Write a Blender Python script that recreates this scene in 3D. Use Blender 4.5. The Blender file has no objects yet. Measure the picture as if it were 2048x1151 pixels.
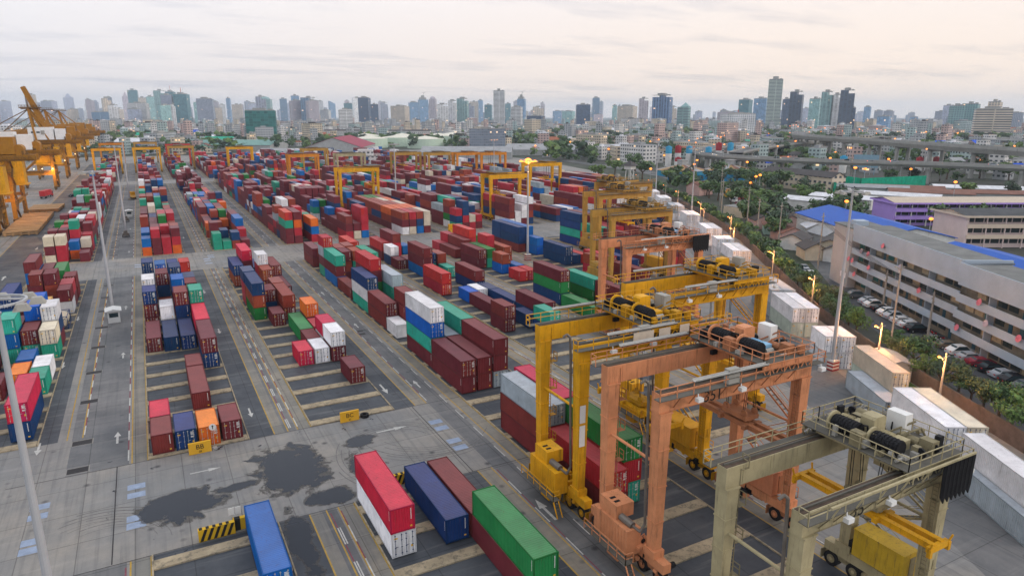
import bpy, math, random
from math import radians as R, sin, cos, pi, hypot, atan2, floor
from mathutils import Vector, Matrix
rnd = random.Random(7)
SC = bpy.context.scene
COL = SC.collection
# ---------------------------------------------------------------- camera
cam_d = bpy.data.cameras.new('camera'); cam = bpy.data.objects.new('camera', cam_d); COL.objects.link(cam)
CAM_H = 41.0
cam.location = (0, 0, CAM_H); cam.rotation_euler = (R(90-14.146), 0, R(-28.05))
cam_d.lens = 24; cam_d.sensor_width = 36; cam_d.clip_start = .5; cam_d.clip_end = 60000
SC.camera = cam
# ---------------------------------------------------------------- world
SUN_EL, SUN_AZ = 9, 128          # azimuth clockwise from +Y
w = bpy.data.worlds.new('World'); SC.world = w; w.use_nodes = True
nt = w.node_tree; N = nt.nodes; L = nt.links; N.clear()
def wn(t, **k):
    n = N.new(t)
    for a, b in k.items(): setattr(n, a, b)
    return n
out = wn('ShaderNodeOutputWorld'); bg = wn('ShaderNodeBackground'); bg.inputs[1].default_value = 0.1
sky = wn('ShaderNodeTexSky', sky_type='NISHITA', sun_disc=False, sun_elevation=R(SUN_EL), sun_rotation=R(SUN_AZ))
tc = wn('ShaderNodeTexCoord'); sep = wn('ShaderNodeSeparateXYZ'); L.new(tc.outputs['Generated'], sep.inputs[0])
ramp = wn('ShaderNodeValToRGB'); L.new(sep.outputs[2], ramp.inputs[0])     # overcast layer, by elevation
cr = ramp.color_ramp; cr.elements[0].position = 0.0; cr.elements[0].color = (8.0, 7.7, 8.1, 1)
cr.elements[1].position = .6; cr.elements[1].color = (10.3, 10.4, 11.0, 1)
for p, c in ((.05, (8.2, 7.9, 8.3)), (.12, (8.7, 8.5, 8.9)), (.2, (9.6, 9.5, 9.9)), (.32, (10.3, 10.3, 10.7))):
    e = cr.elements.new(p); e.color = (*c, 1)
# warm band towards the right of the view near the horizon
dot = wn('ShaderNodeVectorMath', operation='DOT_PRODUCT'); L.new(tc.outputs['Generated'], dot.inputs[0]); dot.inputs[1].default_value = (sin(R(75)), cos(R(75)), 0)
mr = wn('ShaderNodeMapRange'); L.new(dot.outputs['Value'], mr.inputs[0]); mr.inputs[1].default_value = .0; mr.inputs[2].default_value = .9
mz = wn('ShaderNodeMapRange'); L.new(sep.outputs[2], mz.inputs[0]); mz.inputs[1].default_value = .26; mz.inputs[2].default_value = 0
mm = wn('ShaderNodeMath', operation='MULTIPLY'); L.new(mr.outputs[0], mm.inputs[0]); L.new(mz.outputs[0], mm.inputs[1])
warm = wn('ShaderNodeMixRGB'); L.new(mm.outputs[0], warm.inputs[0]); L.new(ramp.outputs[0], warm.inputs[1]); warm.inputs[2].default_value = (11.2, 8.9, 7.0, 1)
# thin cloud streaks: the direction is projected on a flat cloud deck
mx = wn('ShaderNodeMath', operation='MAXIMUM'); L.new(sep.outputs[2], mx.inputs[0]); mx.inputs[1].default_value = .01
ad = wn('ShaderNodeMath', operation='ADD'); L.new(mx.outputs[0], ad.inputs[0]); ad.inputs[1].default_value = .06
dv = wn('ShaderNodeVectorMath', operation='DIVIDE'); L.new(tc.outputs['Generated'], dv.inputs[0])
cb = wn('ShaderNodeCombineXYZ'); [L.new(ad.outputs[0], cb.inputs[i]) for i in range(3)]; L.new(cb.outputs[0], dv.inputs[1])
mp = wn('ShaderNodeMapping'); L.new(dv.outputs[0], mp.inputs[0]); mp.inputs['Rotation'].default_value = (0, 0, R(28)); mp.inputs['Scale'].default_value = (.4, .85, .0)
nz = wn('ShaderNodeTexNoise'); L.new(mp.outputs[0], nz.inputs[0]); nz.inputs['Scale'].default_value = 1.1; nz.inputs['Detail'].default_value = 7; nz.inputs['Roughness'].default_value = .62
nr = wn('ShaderNodeValToRGB'); L.new(nz.outputs[0], nr.inputs[0]); nr.color_ramp.elements[0].position = .5; nr.color_ramp.elements[1].position = .74
cl = wn('ShaderNodeMixRGB', blend_type='MULTIPLY'); L.new(nr.outputs[0], cl.inputs[0]); L.new(warm.outputs[0], cl.inputs[1]); cl.inputs[2].default_value = (.66, .7, .78, 1)
mixs = wn('ShaderNodeMixRGB'); mixs.inputs[0].default_value = .08; L.new(cl.outputs[0], mixs.inputs[1]); L.new(sky.outputs[0], mixs.inputs[2])
L.new(mixs.outputs[0], bg.inputs[0]); L.new(bg.outputs[0], out.inputs[0])
# ---------------------------------------------------------------- sun
sd = bpy.data.lights.new('sun', 'SUN'); so = bpy.data.objects.new('sun', sd); COL.objects.link(so)
sd.energy = 1.05; sd.angle = R(14); sd.color = (1, .87, .76)
sv = Vector((sin(R(SUN_AZ))*cos(R(SUN_EL+9)), cos(R(SUN_AZ))*cos(R(SUN_EL+9)), sin(R(SUN_EL+9))))
so.rotation_euler = sv.to_track_quat('Z', 'Y').to_euler()
SC.view_settings.view_transform = 'Standard'; SC.view_settings.look = 'None'; SC.view_settings.exposure = 0.22; SC.view_settings.gamma = 1
SC.render.engine = 'CYCLES'
cy = SC.cycles; cy.max_bounces = 5; cy.diffuse_bounces = 2; cy.glossy_bounces = 2; cy.transmission_bounces = 2; cy.volume_bounces = 1; cy.transparent_max_bounces = 4
cy.use_denoising = True
try: cy.use_light_tree = True
except Exception: pass

# ================================================================= helpers
class MB:
    def __init__(s): s.v = []; s.f = []; s.m = []
    def face(s, pts, mi=0):
        n = len(s.v); s.v += [tuple(p) for p in pts]; s.f.append(tuple(range(n, n+len(pts)))); s.m.append(mi)
    def hexa(s, p, mi=0):        # 8 points: bottom 4 ccw, top 4 ccw
        n = len(s.v); s.v += [tuple(q) for q in p]
        for q in ((3,2,1,0),(4,5,6,7),(0,1,5,4),(1,2,6,5),(2,3,7,6),(3,0,4,7)):
            s.f.append(tuple(n+i for i in q)); s.m.append(mi)
    def box(s, x0, x1, y0, y1, z0, z1, mi=0):
        s.hexa([(x0,y0,z0),(x1,y0,z0),(x1,y1,z0),(x0,y1,z0),(x0,y0,z1),(x1,y0,z1),(x1,y1,z1),(x0,y1,z1)], mi)
    def bar(s, a, b, wd, hg=None, mi=0):
        hg = hg or wd; a = Vector(a); b = Vector(b); d = (b-a)
        if d.length < 1e-6: return
        d.normalize(); up = Vector((0,0,1)) if abs(d.z) < .95 else Vector((0,1,0))
        r = d.cross(up).normalized()*wd/2; u = r.cross(d).normalized()*hg/2
        s.hexa([a-r-u, a+r-u, b+r-u, b-r-u, a-r+u, a+r+u, b+r+u, b-r+u], mi)
    def tube(s, a, b, r0, r1=None, n=10, mi=0, caps=True):
        r1 = r0 if r1 is None else r1; a = Vector(a); b = Vector(b); d = (b-a).normalized()
        up = Vector((0,0,1)) if abs(d.z) < .9 else Vector((1,0,0))
        x = d.cross(up).normalized(); y = d.cross(x)
        k = len(s.v)
        for c, r in ((a, r0), (b, r1)):
            for i in range(n):
                t = 2*pi*i/n; s.v.append(tuple(c+x*cos(t)*r+y*sin(t)*r))
        for i in range(n):
            j = (i+1) % n; s.f.append((k+i, k+j, k+n+j, k+n+i)); s.m.append(mi)
        if caps:
            s.f.append(tuple(k+i for i in range(n-1, -1, -1))); s.m.append(mi)
            s.f.append(tuple(k+n+i for i in range(n))); s.m.append(mi)
    def path(s, pts, r, n=8, mi=0):
        for a, b in zip(pts, pts[1:]): s.tube(a, b, r, n=n, mi=mi)
    def prism(s, poly, y0, y1, mi=0, axis='y'):      # poly in (x,z), extruded on y
        n = len(poly); k = len(s.v)
        for yy in (y0, y1):
            for (a, b) in poly: s.v.append((a, yy, b) if axis == 'y' else (yy, a, b))
        for i in range(n):
            j = (i+1) % n; s.f.append((k+i, k+j, k+n+j, k+n+i)); s.m.append(mi)
        s.f.append(tuple(k+i for i in range(n))); s.m.append(mi)
        s.f.append(tuple(k+n+i for i in range(n-1, -1, -1))); s.m.append(mi)
    def rail(s, a, b, h=1.1, step=1.6, r=.03, mi=0):
        a = Vector(a); b = Vector(b); d = b-a; n = max(1, int(d.length/step))
        for i in range(n+1):
            p = a+d*i/n; s.bar(p, p+Vector((0,0,h)), r*2, mi=mi)
        for q in (h, h*.55): s.bar(a+Vector((0,0,q)), b+Vector((0,0,q)), r*2, mi=mi)
    def blob(s, c, rx, ry, rz, n=8, mi=0):
        k = len(s.v); m = n//2
        for i in range(m+1):
            t = pi*i/m
            for j in range(n):
                u = 2*pi*j/n; s.v.append((c[0]+rx*sin(t)*cos(u), c[1]+ry*sin(t)*sin(u), c[2]+rz*cos(t)))
        for i in range(m):
            for j in range(n):
                j2 = (j+1) % n; s.f.append((k+i*n+j, k+(i+1)*n+j, k+(i+1)*n+j2, k+i*n+j2)); s.m.append(mi)
    def mesh(s, name, mats):
        me = bpy.data.meshes.new(name); me.from_pydata(s.v, [], s.f)
        for m in (mats if isinstance(mats, (list, tuple)) else [mats]): me.materials.append(m)
        if any(s.m): me.polygons.foreach_set('material_index', s.m)
        me.update(); return me
    def obj(s, name, mats, parent=None, loc=(0,0,0), rz=0):
        return mk(name, s.mesh(name, mats), parent, loc, rz)
def mk(name, me, parent=None, loc=(0,0,0), rz=0):
    o = bpy.data.objects.new(name, me); COL.objects.link(o); o.location = loc
    if rz: o.rotation_euler = (0, 0, rz)
    if parent: o.parent = parent
    return o
def tag(o, label=None, cat=None, group=None, kind=None):
    if label: o['label'] = label
    if cat: o['category'] = cat
    if group: o['group'] = group
    if kind: o['kind'] = kind
    return o
def empty(name, loc=(0,0,0), rz=0, label=None, cat=None, group=None):
    o = mk(name, None, None, loc, rz); o.empty_display_size = .5
    return tag(o, label, cat, group)
KIDS = {}
def copy_tree(o, parent=None):
    c = o.copy(); COL.objects.link(c)
    if parent is not None: c.parent = parent
    for ch in list(o.children): copy_tree(ch, c)
    return c
ORD = ['zeroth','first','second','third','fourth','fifth','sixth','seventh','eighth','ninth','tenth','eleventh','twelfth','thirteenth','fourteenth','fifteenth','sixteenth','seventeenth','eighteenth','nineteenth','twentieth']
def ordn(i):
    if i <= 20: return ORD[i]
    t = {2:'twenty',3:'thirty',4:'forty',5:'fifty',6:'sixty',7:'seventy',8:'eighty',9:'ninety'}[(i//10) % 10]
    return t+'-'+ORD[i % 10] if i % 10 else t[:-1]+'ieth'
# ------------------------------------------------------------- materials
def newmat(name):
    m = bpy.data.materials.new(name); m.use_nodes = True; nt = m.node_tree; b = nt.nodes['Principled BSDF']; return m, nt, b
def M(name, col, rough=.6, metal=0, var=.12, scale=.6, grime=0, gcol=(.06,.045,.035), bump=0, rand=0, streak=False, fade=0):
    """painted / plain surface with cloudy variation, grime or rust patches and per-object variation"""
    m, nt, b = newmat(name); n = nt.nodes; l = nt.links
    b.inputs['Roughness'].default_value = rough; b.inputs['Metallic'].default_value = metal; b.inputs['Specular IOR Level'].default_value = .14
    tc = n.new('ShaderNodeTexCoord'); geo = n.new('ShaderNodeNewGeometry')
    nz = n.new('ShaderNodeTexNoise'); nz.inputs['Scale'].default_value = scale; nz.inputs['Detail'].default_value = 6; nz.inputs['Roughness'].default_value = .65
    l.new(geo.outputs['Position'], nz.inputs[0])
    hs = n.new('ShaderNodeHueSaturation'); hs.inputs['Color'].default_value = (*col, 1)
    mr = n.new('ShaderNodeMapRange'); l.new(nz.outputs[0], mr.inputs[0]); mr.inputs[1].default_value = .25; mr.inputs[2].default_value = .75
    mr.inputs[3].default_value = 1-var; mr.inputs[4].default_value = 1+var
    val = mr.outputs[0]
    if rand:
        oi = n.new('ShaderNodeObjectInfo'); m2 = n.new('ShaderNodeMapRange'); l.new(oi.outputs['Random'], m2.inputs[0]); m2.inputs[3].default_value = 1-rand; m2.inputs[4].default_value = 1+rand
        mu = n.new('ShaderNodeMath'); mu.operation = 'MULTIPLY'; l.new(mr.outputs[0], mu.inputs[0]); l.new(m2.outputs[0], mu.inputs[1]); val = mu.outputs[0]
        m3 = n.new('ShaderNodeMapRange'); l.new(oi.outputs['Random'], m3.inputs[0]); m3.inputs[3].default_value = .488; m3.inputs[4].default_value = .512; l.new(m3.outputs[0], hs.inputs['Hue'])
    l.new(val, hs.inputs['Value']); colr = hs.outputs[0]
    if fade:      # chalky, sun-bleached and dusty upward faces (dust lies there whatever the light)
        sp = n.new('ShaderNodeSeparateXYZ'); l.new(geo.outputs['Normal'], sp.inputs[0])
        mf = n.new('ShaderNodeMapRange'); l.new(sp.outputs[2], mf.inputs[0]); mf.inputs[1].default_value = .5; mf.inputs[2].default_value = 1; mf.inputs[4].default_value = fade
        mxx = n.new('ShaderNodeMixRGB'); l.new(mf.outputs[0], mxx.inputs[0]); l.new(colr, mxx.inputs[1]); mxx.inputs[2].default_value = (.6, .45, .46, 1); colr = mxx.outputs[0]
    if grime:
        n2 = n.new('ShaderNodeTexNoise'); n2.inputs['Scale'].default_value = scale*2.6; n2.inputs['Detail'].default_value = 9; n2.inputs['Roughness'].default_value = .75
        if streak:
            mp = n.new('ShaderNodeMapping'); mp.inputs['Scale'].default_value = (2.2, 2.2, .22); l.new(geo.outputs['Position'], mp.inputs[0]); l.new(mp.outputs[0], n2.inputs[0])
        else: l.new(geo.outputs['Position'], n2.inputs[0])
        r = n.new('ShaderNodeMapRange'); l.new(n2.outputs[0], r.inputs[0]); r.inputs[1].default_value = .72-grime*.3; r.inputs[2].default_value = .86-grime*.3; r.inputs[4].default_value = .75
        mx = n.new('ShaderNodeMixRGB'); l.new(r.outputs[0], mx.inputs[0]); l.new(colr, mx.inputs[1]); mx.inputs[2].default_value = (*gcol, 1); colr = mx.outputs[0]
    l.new(colr, b.inputs['Base Color'])
    if bump:
        bp = n.new('ShaderNodeBump'); bp.inputs['Distance'].default_value = bump; bp.inputs['Strength'].default_value = .6; l.new(nz.outputs[0], bp.inputs['Height']); l.new(bp.outputs[0], b.inputs['Normal'])
    return m
def glow(name, col, s):
    m, nt, b = newmat(name); b.inputs['Base Color'].default_value = (*col, 1); b.inputs['Emission Color'].default_value = (*col, 1); b.inputs['Emission Strength'].default_value = s; return m
def stops(v, pts):
    for (a, b), (c, d) in zip(pts, pts[1:]):
        if v <= c: return b+(d-b)*(v-a)/(c-a)
    return pts[-1][1]
WALL = [(-40,50),(38.6,93.4),(69.3,108.5),(90.2,120.5),(118.3,141.2),(151,165.5),(165.8,176.2),(218,206.8),(308,253),(420,300),(560,330),(820,345)]
def wall_x(y): return stops(y, WALL)
# ------------------------------------------------------------- ground materials
def ground_mat(name, c1, c2, patch=.05, rough=.75, marks=True, ax=1.0, wet=0.0):
    m, nt, b = newmat(name); n = nt.nodes; l = nt.links; b.inputs['Specular IOR Level'].default_value = .18
    geo = n.new('ShaderNodeNewGeometry')
    def noise(sc, det=6, ro=.6, vec=None):
        q = n.new('ShaderNodeTexNoise'); q.inputs['Scale'].default_value = sc; q.inputs['Detail'].default_value = det; q.inputs['Roughness'].default_value = ro; l.new(vec or geo.outputs['Position'], q.inputs[0]); return q.outputs[0]
    def mapr(v, a, b_, c, d):
        q = n.new('ShaderNodeMapRange'); l.new(v, q.inputs[0]); q.inputs[1].default_value = a; q.inputs[2].default_value = b_; q.inputs[3].default_value = c; q.inputs[4].default_value = d; return q.outputs[0]
    def mix(f, a, b_, bt='MIX'):
        q = n.new('ShaderNodeMixRGB'); q.blend_type = bt
        for i, v in enumerate((f, a, b_)):
            if isinstance(v, tuple): q.inputs[i].default_value = (*v, 1)
            elif isinstance(v, float): q.inputs[i].default_value = v
            else: l.new(v, q.inputs[i])
        return q.outputs[0]
    c = mix(mapr(noise(patch), .38, .62, 0, 1), c1, c2)
    c = mix(mapr(noise(patch*9, 8, .7), .3, .7, .0, .55), c, tuple(x*.72 for x in c1))
    if marks:   # long wear streaks along the lanes, oil spots, pale scuffs, slab joints
        mp = n.new('ShaderNodeMapping'); mp.inputs['Scale'].default_value = (1.1, .035, 1); l.new(geo.outputs['Position'], mp.inputs[0])
        c = mix(mapr(noise(1.6, 5, .6, mp.outputs[0]), .5, .75, 0, .5), c, (.075,.08,.088))
        mp = n.new('ShaderNodeMapping'); mp.inputs['Scale'].default_value = (.05, .8, 1); mp.inputs['Rotation'].default_value = (0,0,R(6)); l.new(geo.outputs['Position'], mp.inputs[0])
        c = mix(mapr(noise(1.3, 5, .6, mp.outputs[0]), .55, .8, 0, .28), c, (.42,.40,.37))
        v = n.new('ShaderNodeTexVoronoi'); v.inputs['Scale'].default_value = .33; l.new(geo.outputs['Position'], v.inputs[0])
        c = mix(mapr(v.outputs['Distance'], .05, .16, .75, 0), c, (.04,.04,.045))
        br = n.new('ShaderNodeTexBrick'); br.offset = 0; br.inputs['Scale'].default_value = 1; br.inputs['Brick Width'].default_value = 5; br.inputs['Row Height'].default_value = 6.05; br.inputs['Mortar Size'].default_value = .05
        br.inputs['Color1'].default_value = (1,1,1,1); br.inputs['Color2'].default_value = (.86,.87,.9,1); br.inputs['Mortar'].default_value = (.45,.45,.45,1); l.new(geo.outputs['Position'], br.inputs[0])
        c = mix(.8, c, br.outputs['Color'], 'MULTIPLY')
    l.new(c, b.inputs['Base Color'])
    l.new(mapr(noise(.12, 7, .7), .4, .6, rough, rough-.25), b.inputs['Roughness'])
    bp = n.new('ShaderNodeBump'); bp.inputs['Distance'].default_value = .02; bp.inputs['Strength'].default_value = .35; l.new(noise(3, 6, .7), bp.inputs['Height']); l.new(bp.outputs[0], b.inputs['Normal'])
    return m
CONC = ground_mat('yard_concrete', (.22,.222,.22), (.32,.29,.25), .07)
ASPH = ground_mat('yard_asphalt', (.055,.064,.077), (.09,.096,.106), .08, .7)
RUNW = ground_mat('runway_concrete', (.21,.205,.185), (.3,.26,.2), .12)
ROADC = ground_mat('lane_concrete', (.13,.135,.14), (.2,.195,.19), .06)
STREET = ground_mat('street_asphalt', (.075,.08,.088), (.12,.12,.12), .06, .7, False)
CITYG = ground_mat('city_ground', (.075,.078,.068), (.03,.048,.02), .012, .9, False)
BEAM = M('beam_concrete', (.36,.295,.2), .85, var=.3, scale=.5, grime=.75, gcol=(.09,.085,.07))
def sheet(name, rects, z, mat, kind='structure', dz=0):
    b = MB()
    for r in rects:
        z += dz
        if len(r) == 4 and not isinstance(r[0], tuple): x0, x1, y0, y1 = r; r = [(x0,y0),(x1,y0),(x1,y1),(x0,y1)]
        b.face([(p[0], p[1], z) for p in r])
    o = b.obj(name, mat); return tag(o, kind=kind)
b = MB()
ring = [(15000*cos(2*pi*i/64), 15000*sin(2*pi*i/64), -.06) for i in range(64)]; b.face(ring)
tag(b.obj('ground', CITYG), kind='structure')
yp = [(-78,-40)] + [(50,-40)] + [(x, y) for y, x in WALL[1:]] + [(-78,820)]
sheet('yard_pavement', [yp], 0.0, CONC)
b = MB(); b.face([(-78,-200,-3),(-78,6000,-3),(-700,6000,-3),(-700,-200,-3)]);
WATER = M('water', (.05,.06,.06), .12, var=.1, scale=.05, bump=.15)
tag(b.obj('river_water', WATER, loc=(0,0,3.0)), kind='structure')
# ---- lane grid measured in the photograph (x of each block's first row, metres)
ROWP = 2.72
BL = dict(LA=-27.3, BB=-3.1, BC=16.6, BD=38.6, BE=58.3, BF=78.3, BG=99.0, BH=121, BI=142.0, BJ=163.5, BK=185, BL=206)
SEG = [(28, 66.9), (88.3, 202), (229, 480), (507, 700)]
def seg_for(b):
    if b in ('LA',): return [(99, 202), (228, 480), (507, 700)]
    if b in ('BB','BC'): return SEG
    if b == 'BD': return [(18, 202)] + SEG[2:]
    if b == 'BE': return [(60, 202)] + SEG[2:]
    y0 = next(y for y in range(60, 700) if wall_x(y)-27 > BL[b]+11)
    r = [(y0, 202)] if y0 < 195 else []
    return r + [(max(y0, a), c) for a, c in SEG[2:] if c > y0+12]
slot, asph, beams, lane, runw, yl, wl, ml = [], [], [], [], [], [], [], []
bm = MB(); bmc = MB()
for k, x0 in BL.items():
    xr = x0+4*ROWP
    for (a, c) in seg_for(k):
        slot.append((x0-.35, xr+.25, a, c))
        right_asph = (xr+.25, xr+(3.5 if k != 'LA' else 2.5), a-.0, c)
        if k != 'BE': asph.append(right_asph)
        yl += [(xr+3.45, xr+3.6, a, c), (xr+5.2, xr+5.35, a, c), (x0-.62, x0-.4, a, c), (x0-2.35, x0-2.2, a, c)]
        if k not in ('LA',): runw.append((xr+3.6, xr+5.2, a, c))
        runw.append((x0-2.2, x0-.62, a, c))
        y = a; i = 0
        while y < c-.5 and y < 330:
            bm.box(x0-.35, xr+.2, y, y+(1.5 if i % 2 == 0 or k in ('BB','BC') else 1.5), .0, .16); y += 6.05; i += 1
        bmc.box(x0-.5, x0-.36, a, c, 0, .15); bmc.box(xr+.26, xr+.4, a, c, 0, .15)
        # dashed white lane lines between block pairs
        y = a+1
        while y < c-3 and y < 420:
            if k in ('LA','BB'): wl += [(x0-2.75-.0, x0-2.6, y, y+3.1)]
            if k == 'LA': ml.append((xr+3.0+2.35, xr+5.5, y+3.1, y+6.1)); wl.append((xr+5.35, xr+5.5, y, y+3.1))
            if k == 'BB': ml.append((x0-2.75, x0-2.6, y+3.1, y+6.1)); wl += [(xr+5.5, xr+5.63, y, y+3.1), (xr+6.6, xr+6.73, y, y+3.1)]; ml += [(xr+5.5, xr+5.63, y+3.1, y+6.1), (xr+6.6, xr+6.73, y+3.1, y+6.1)]
            if k not in ('LA','BB'): wl += [(xr+5.6, xr+5.73, y, y+3.1), (x0-3.1, x0-2.97, y, y+3.1)]; ml += [(xr+5.6, xr+5.73, y+3.1, y+6.1)]
            y += 6.2
sheet('slot_asphalt', slot, .004, ASPH); sheet('truck_lane_asphalt', asph, .008, ASPH); sheet('crane_runway', runw, .006, RUNW)
lanes = []
for (a, c) in SEG: lanes += [(33.0, 35.6, a, c), (-12.3, -5.7, a, c), (12.6, 14.1, a, c)]
lanes += [(33.0, 35.6, 66.9, 88.3)]
sheet('truck_lane', lanes, .009, ROADC)
YEL = M('yellow_paint', (.42,.27,.05), .7, var=.3, scale=1.5, grime=.7, gcol=(.2,.18,.14)); WHT = M('white_paint', (.47,.465,.44), .7, var=.25, scale=1.5, grime=.6, gcol=(.25,.24,.22)); MAR = M('maroon_paint', (.2,.06,.08), .7, var=.3, scale=1.5, grime=.6, gcol=(.16,.15,.14))
sheet('yellow_line', yl, .013, YEL); sheet('white_line', wl, .0135, WHT); sheet('maroon_line', ml, .0135, MAR)
tag(bm.obj('slot_beam_concrete', BEAM), kind='structure'); tag(bmc.obj('slot_kerb', BEAM), kind='structure')
# quay apron and street
sheet('quay_asphalt', [(-41, -29.5, 60, 700)], .005, ASPH)
sheet('yellow_line', [(-29.2,-28.95,90,700), (-41.3,-41.1,60,700)], .012, YEL); sheet('crane_rail', [(-43.6,-43.3,0,700),(-60.3,-60,0,700)], .02, M('rail_steel', (.12,.09,.07), .5, .5))
st = [(98.8-4,36),(99.5,43),(116.7,70.1),(132.1,91.5),(157.7,119.4),(202,170),(241,219.3),(266,261.6),(300,330),(330,420),(345,560),(358,560),(344,418),(314,326),(282,255),(262,222),(216,160),(170,112),(150,90),(133,64),(112,34)]
sheet('street', [st], -.0, STREET)
sheet('access_road', [[(wall_x(y)-11, y) for y in (20,60,90,120,150,200,260)] + [(wall_x(y)-23, y) for y in (260,200,150,120,90,60,20)]], .006, ROADC)
# arrows
def arrow(x, y, up=1, s=1.0, horiz=0):
    p = [(-.12,0),(.12,0),(.12,2.0),(.38,2.0),(0,3.4),(-.38,2.0),(-.12,2.0)]
    o = []
    for a, c in p:
        a, c = a*s, (c-1.7)*s*up
        o.append((x+c, y+a) if horiz else (x+a, y+c))
    return o
ar = [arrow(-7.1,97,1,1.1),arrow(-7,133),arrow(-7,168),arrow(-7,240),arrow(-7,290),arrow(-15.9,98,-1,1.1),arrow(-15.9,132,-1),arrow(-15.7,163,-1),arrow(9.4,97,-1),arrow(9.4,140,-1),arrow(9.4,175,-1),
      arrow(34.1,96),arrow(34.2,131),arrow(34.2,160),arrow(33.9,56,1,1.3),arrow(28.9,96.5,-1,1.2),arrow(28.9,150,-1),arrow(2.4,82.2,1,1.0,1),arrow(25.5,82.4,1,1.25,1),arrow(2.2,74.2,-1,.9,1),arrow(-35.5,215,1,1.6),arrow(-7,330),arrow(9.4,260,-1),arrow(34.2,250),arrow(-33,260,-1,1.4)]
sheet('lane_arrow', ar, .016, WHT)
# blue steel plates, drain grates
PLATE = M('steel_plate', (.25,.31,.42), .35, .3, var=.25, scale=1.2, grime=.4, gcol=(.2,.2,.2))
pl = []
for x, ys in ((-4.9,(82,80,74.9,73.4)),(-14.1,(82.1,80,75,73.4)),(31.6,(81.8,79.6,75.4,73.3)),(13.4,(217,214,210)),(-4.5,(217,214)),(53,(214,211)),(14.8,(222,219))):
    for y in ys: pl.append((x-.9, x+.9, y-.62, y+.62))
sheet('road_plate', pl, .014, PLATE)
GRATE = M('drain_grate', (.035,.033,.035), .6, .3, var=.4, scale=9)
sheet('drain_frame', [(-12.35,-9.85,y-.85,y+.85) for y in (89.4,97.5,112.3,125.7,140,153.5,167,180,193,236,250,263,277,291,305)], .013, CONC)
sheet('drain_grate', [(-12.2,-10,y-.7,y+.7) for y in (89.4,97.5,112.3,125.7,140,153.5,167,180,193,236,250,263,277,291,305)]+[(33.1,34.3,124.5,125.5),(33.2,34.4,126.5,127.5)], .017, GRATE)
# puddles: irregular wet sheets
PUD, nt_, b_ = newmat('puddle_water'); b_.inputs['Base Color'].default_value = (.016,.018,.022,1); b_.inputs['Roughness'].default_value = .04
DAMP = M('damp_concrete', (.17,.155,.14), .4, var=.25, scale=.9)
def blotch(cx, cy, rx, ry, seed, n=240, rough=.26):
    q = random.Random(seed); ph = [(k, q.uniform(0, 6.28), rough/(k**.75)) for k in range(2, 60)]
    return [(cx+rx*(1+sum(a*sin(k*t+p) for k, p, a in ph))*cos(t), cy+ry*(1+sum(a*sin(k*t+p) for k, p, a in ph))*sin(t)) for t in [2*pi*i/n for i in range(n)]]
WET = bpy.data.materials.new('wet_mask'); WET.use_nodes = True; n_ = WET.node_tree.nodes; l_ = WET.node_tree.links; pb = n_['Principled BSDF']; om = n_['Material Output']
geo = n_.new('ShaderNodeNewGeometry'); acc = None
def nmath(op, a, c=None, clamp=False):
    q = n_.new('ShaderNodeMath'); q.operation = op; q.use_clamp = clamp
    for i, v in enumerate((a, c)):
        if v is None: continue
        if isinstance(v, (int, float)): q.inputs[i].default_value = v
        else: l_.new(v, q.inputs[i])
    return q.outputs[0]
for cx, cy, rx, ry in ((11.4,77.8,5.4,7.6),(-.6,75.2,5.4,4.2),(19.6,74.6,2.8,5.0),(20.8,80.9,2.6,2.0),(5.2,76.6,4.5,1.3),(14.5,69.5,3.4,2.4),(9.6,62,1.6,8),(60,214,11,2.6),(6.4,63.2,2,2),(23.5,62,2.6,5)):
    sb_ = n_.new('ShaderNodeVectorMath'); sb_.operation = 'SUBTRACT'; l_.new(geo.outputs['Position'], sb_.inputs[0]); sb_.inputs[1].default_value = (cx, cy, 0)
    dv_ = n_.new('ShaderNodeVectorMath'); dv_.operation = 'DIVIDE'; l_.new(sb_.outputs[0], dv_.inputs[0]); dv_.inputs[1].default_value = (rx, ry, 1e3)
    ln_ = n_.new('ShaderNodeVectorMath'); ln_.operation = 'LENGTH'; l_.new(dv_.outputs[0], ln_.inputs[0]); v = nmath('SUBTRACT', 1, ln_.outputs['Value'], True)
    acc = v if acc is None else nmath('MAXIMUM', acc, v)
z1 = n_.new('ShaderNodeTexNoise'); z1.inputs['Scale'].default_value = .32; z1.inputs['Detail'].default_value = 10; z1.inputs['Roughness'].default_value = .62; z1.inputs['Distortion'].default_value = .5; l_.new(geo.outputs['Position'], z1.inputs[0])
fld = nmath('ADD', acc, nmath('MULTIPLY', nmath('SUBTRACT', z1.outputs[0], .5), 1.9))
def ramp_(v, a, c):
    q = n_.new('ShaderNodeMapRange'); l_.new(v, q.inputs[0]); q.inputs[1].default_value = a; q.inputs[2].default_value = c; return q.outputs[0]
edge = nmath('GREATER_THAN', acc, .01); damp = nmath('MULTIPLY', ramp_(fld, .17, .24), edge); wetm = ramp_(fld, .30, .33)
mxr = n_.new('ShaderNodeMixRGB'); l_.new(wetm, mxr.inputs[0]); mxr.inputs[1].default_value = (.085,.078,.07,1); mxr.inputs[2].default_value = (.008,.014,.026,1); l_.new(mxr.outputs[0], pb.inputs['Base Color'])
rr_ = n_.new('ShaderNodeMapRange'); l_.new(wetm, rr_.inputs[0]); rr_.inputs[3].default_value = .5; rr_.inputs[4].default_value = .05; l_.new(rr_.outputs[0], pb.inputs['Roughness']); pb.inputs['Specular IOR Level'].default_value = .22
tr_ = n_.new('ShaderNodeBsdfTransparent'); ms = n_.new('ShaderNodeMixShader'); fm_ = nmath('MAXIMUM', nmath('MULTIPLY', damp, .62), nmath('MULTIPLY', wetm, .97)); l_.new(fm_, ms.inputs[0]); l_.new(tr_.outputs[0], ms.inputs[1]); l_.new(pb.outputs[0], ms.inputs[2]); l_.new(ms.outputs[0], om.inputs[0])
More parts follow.
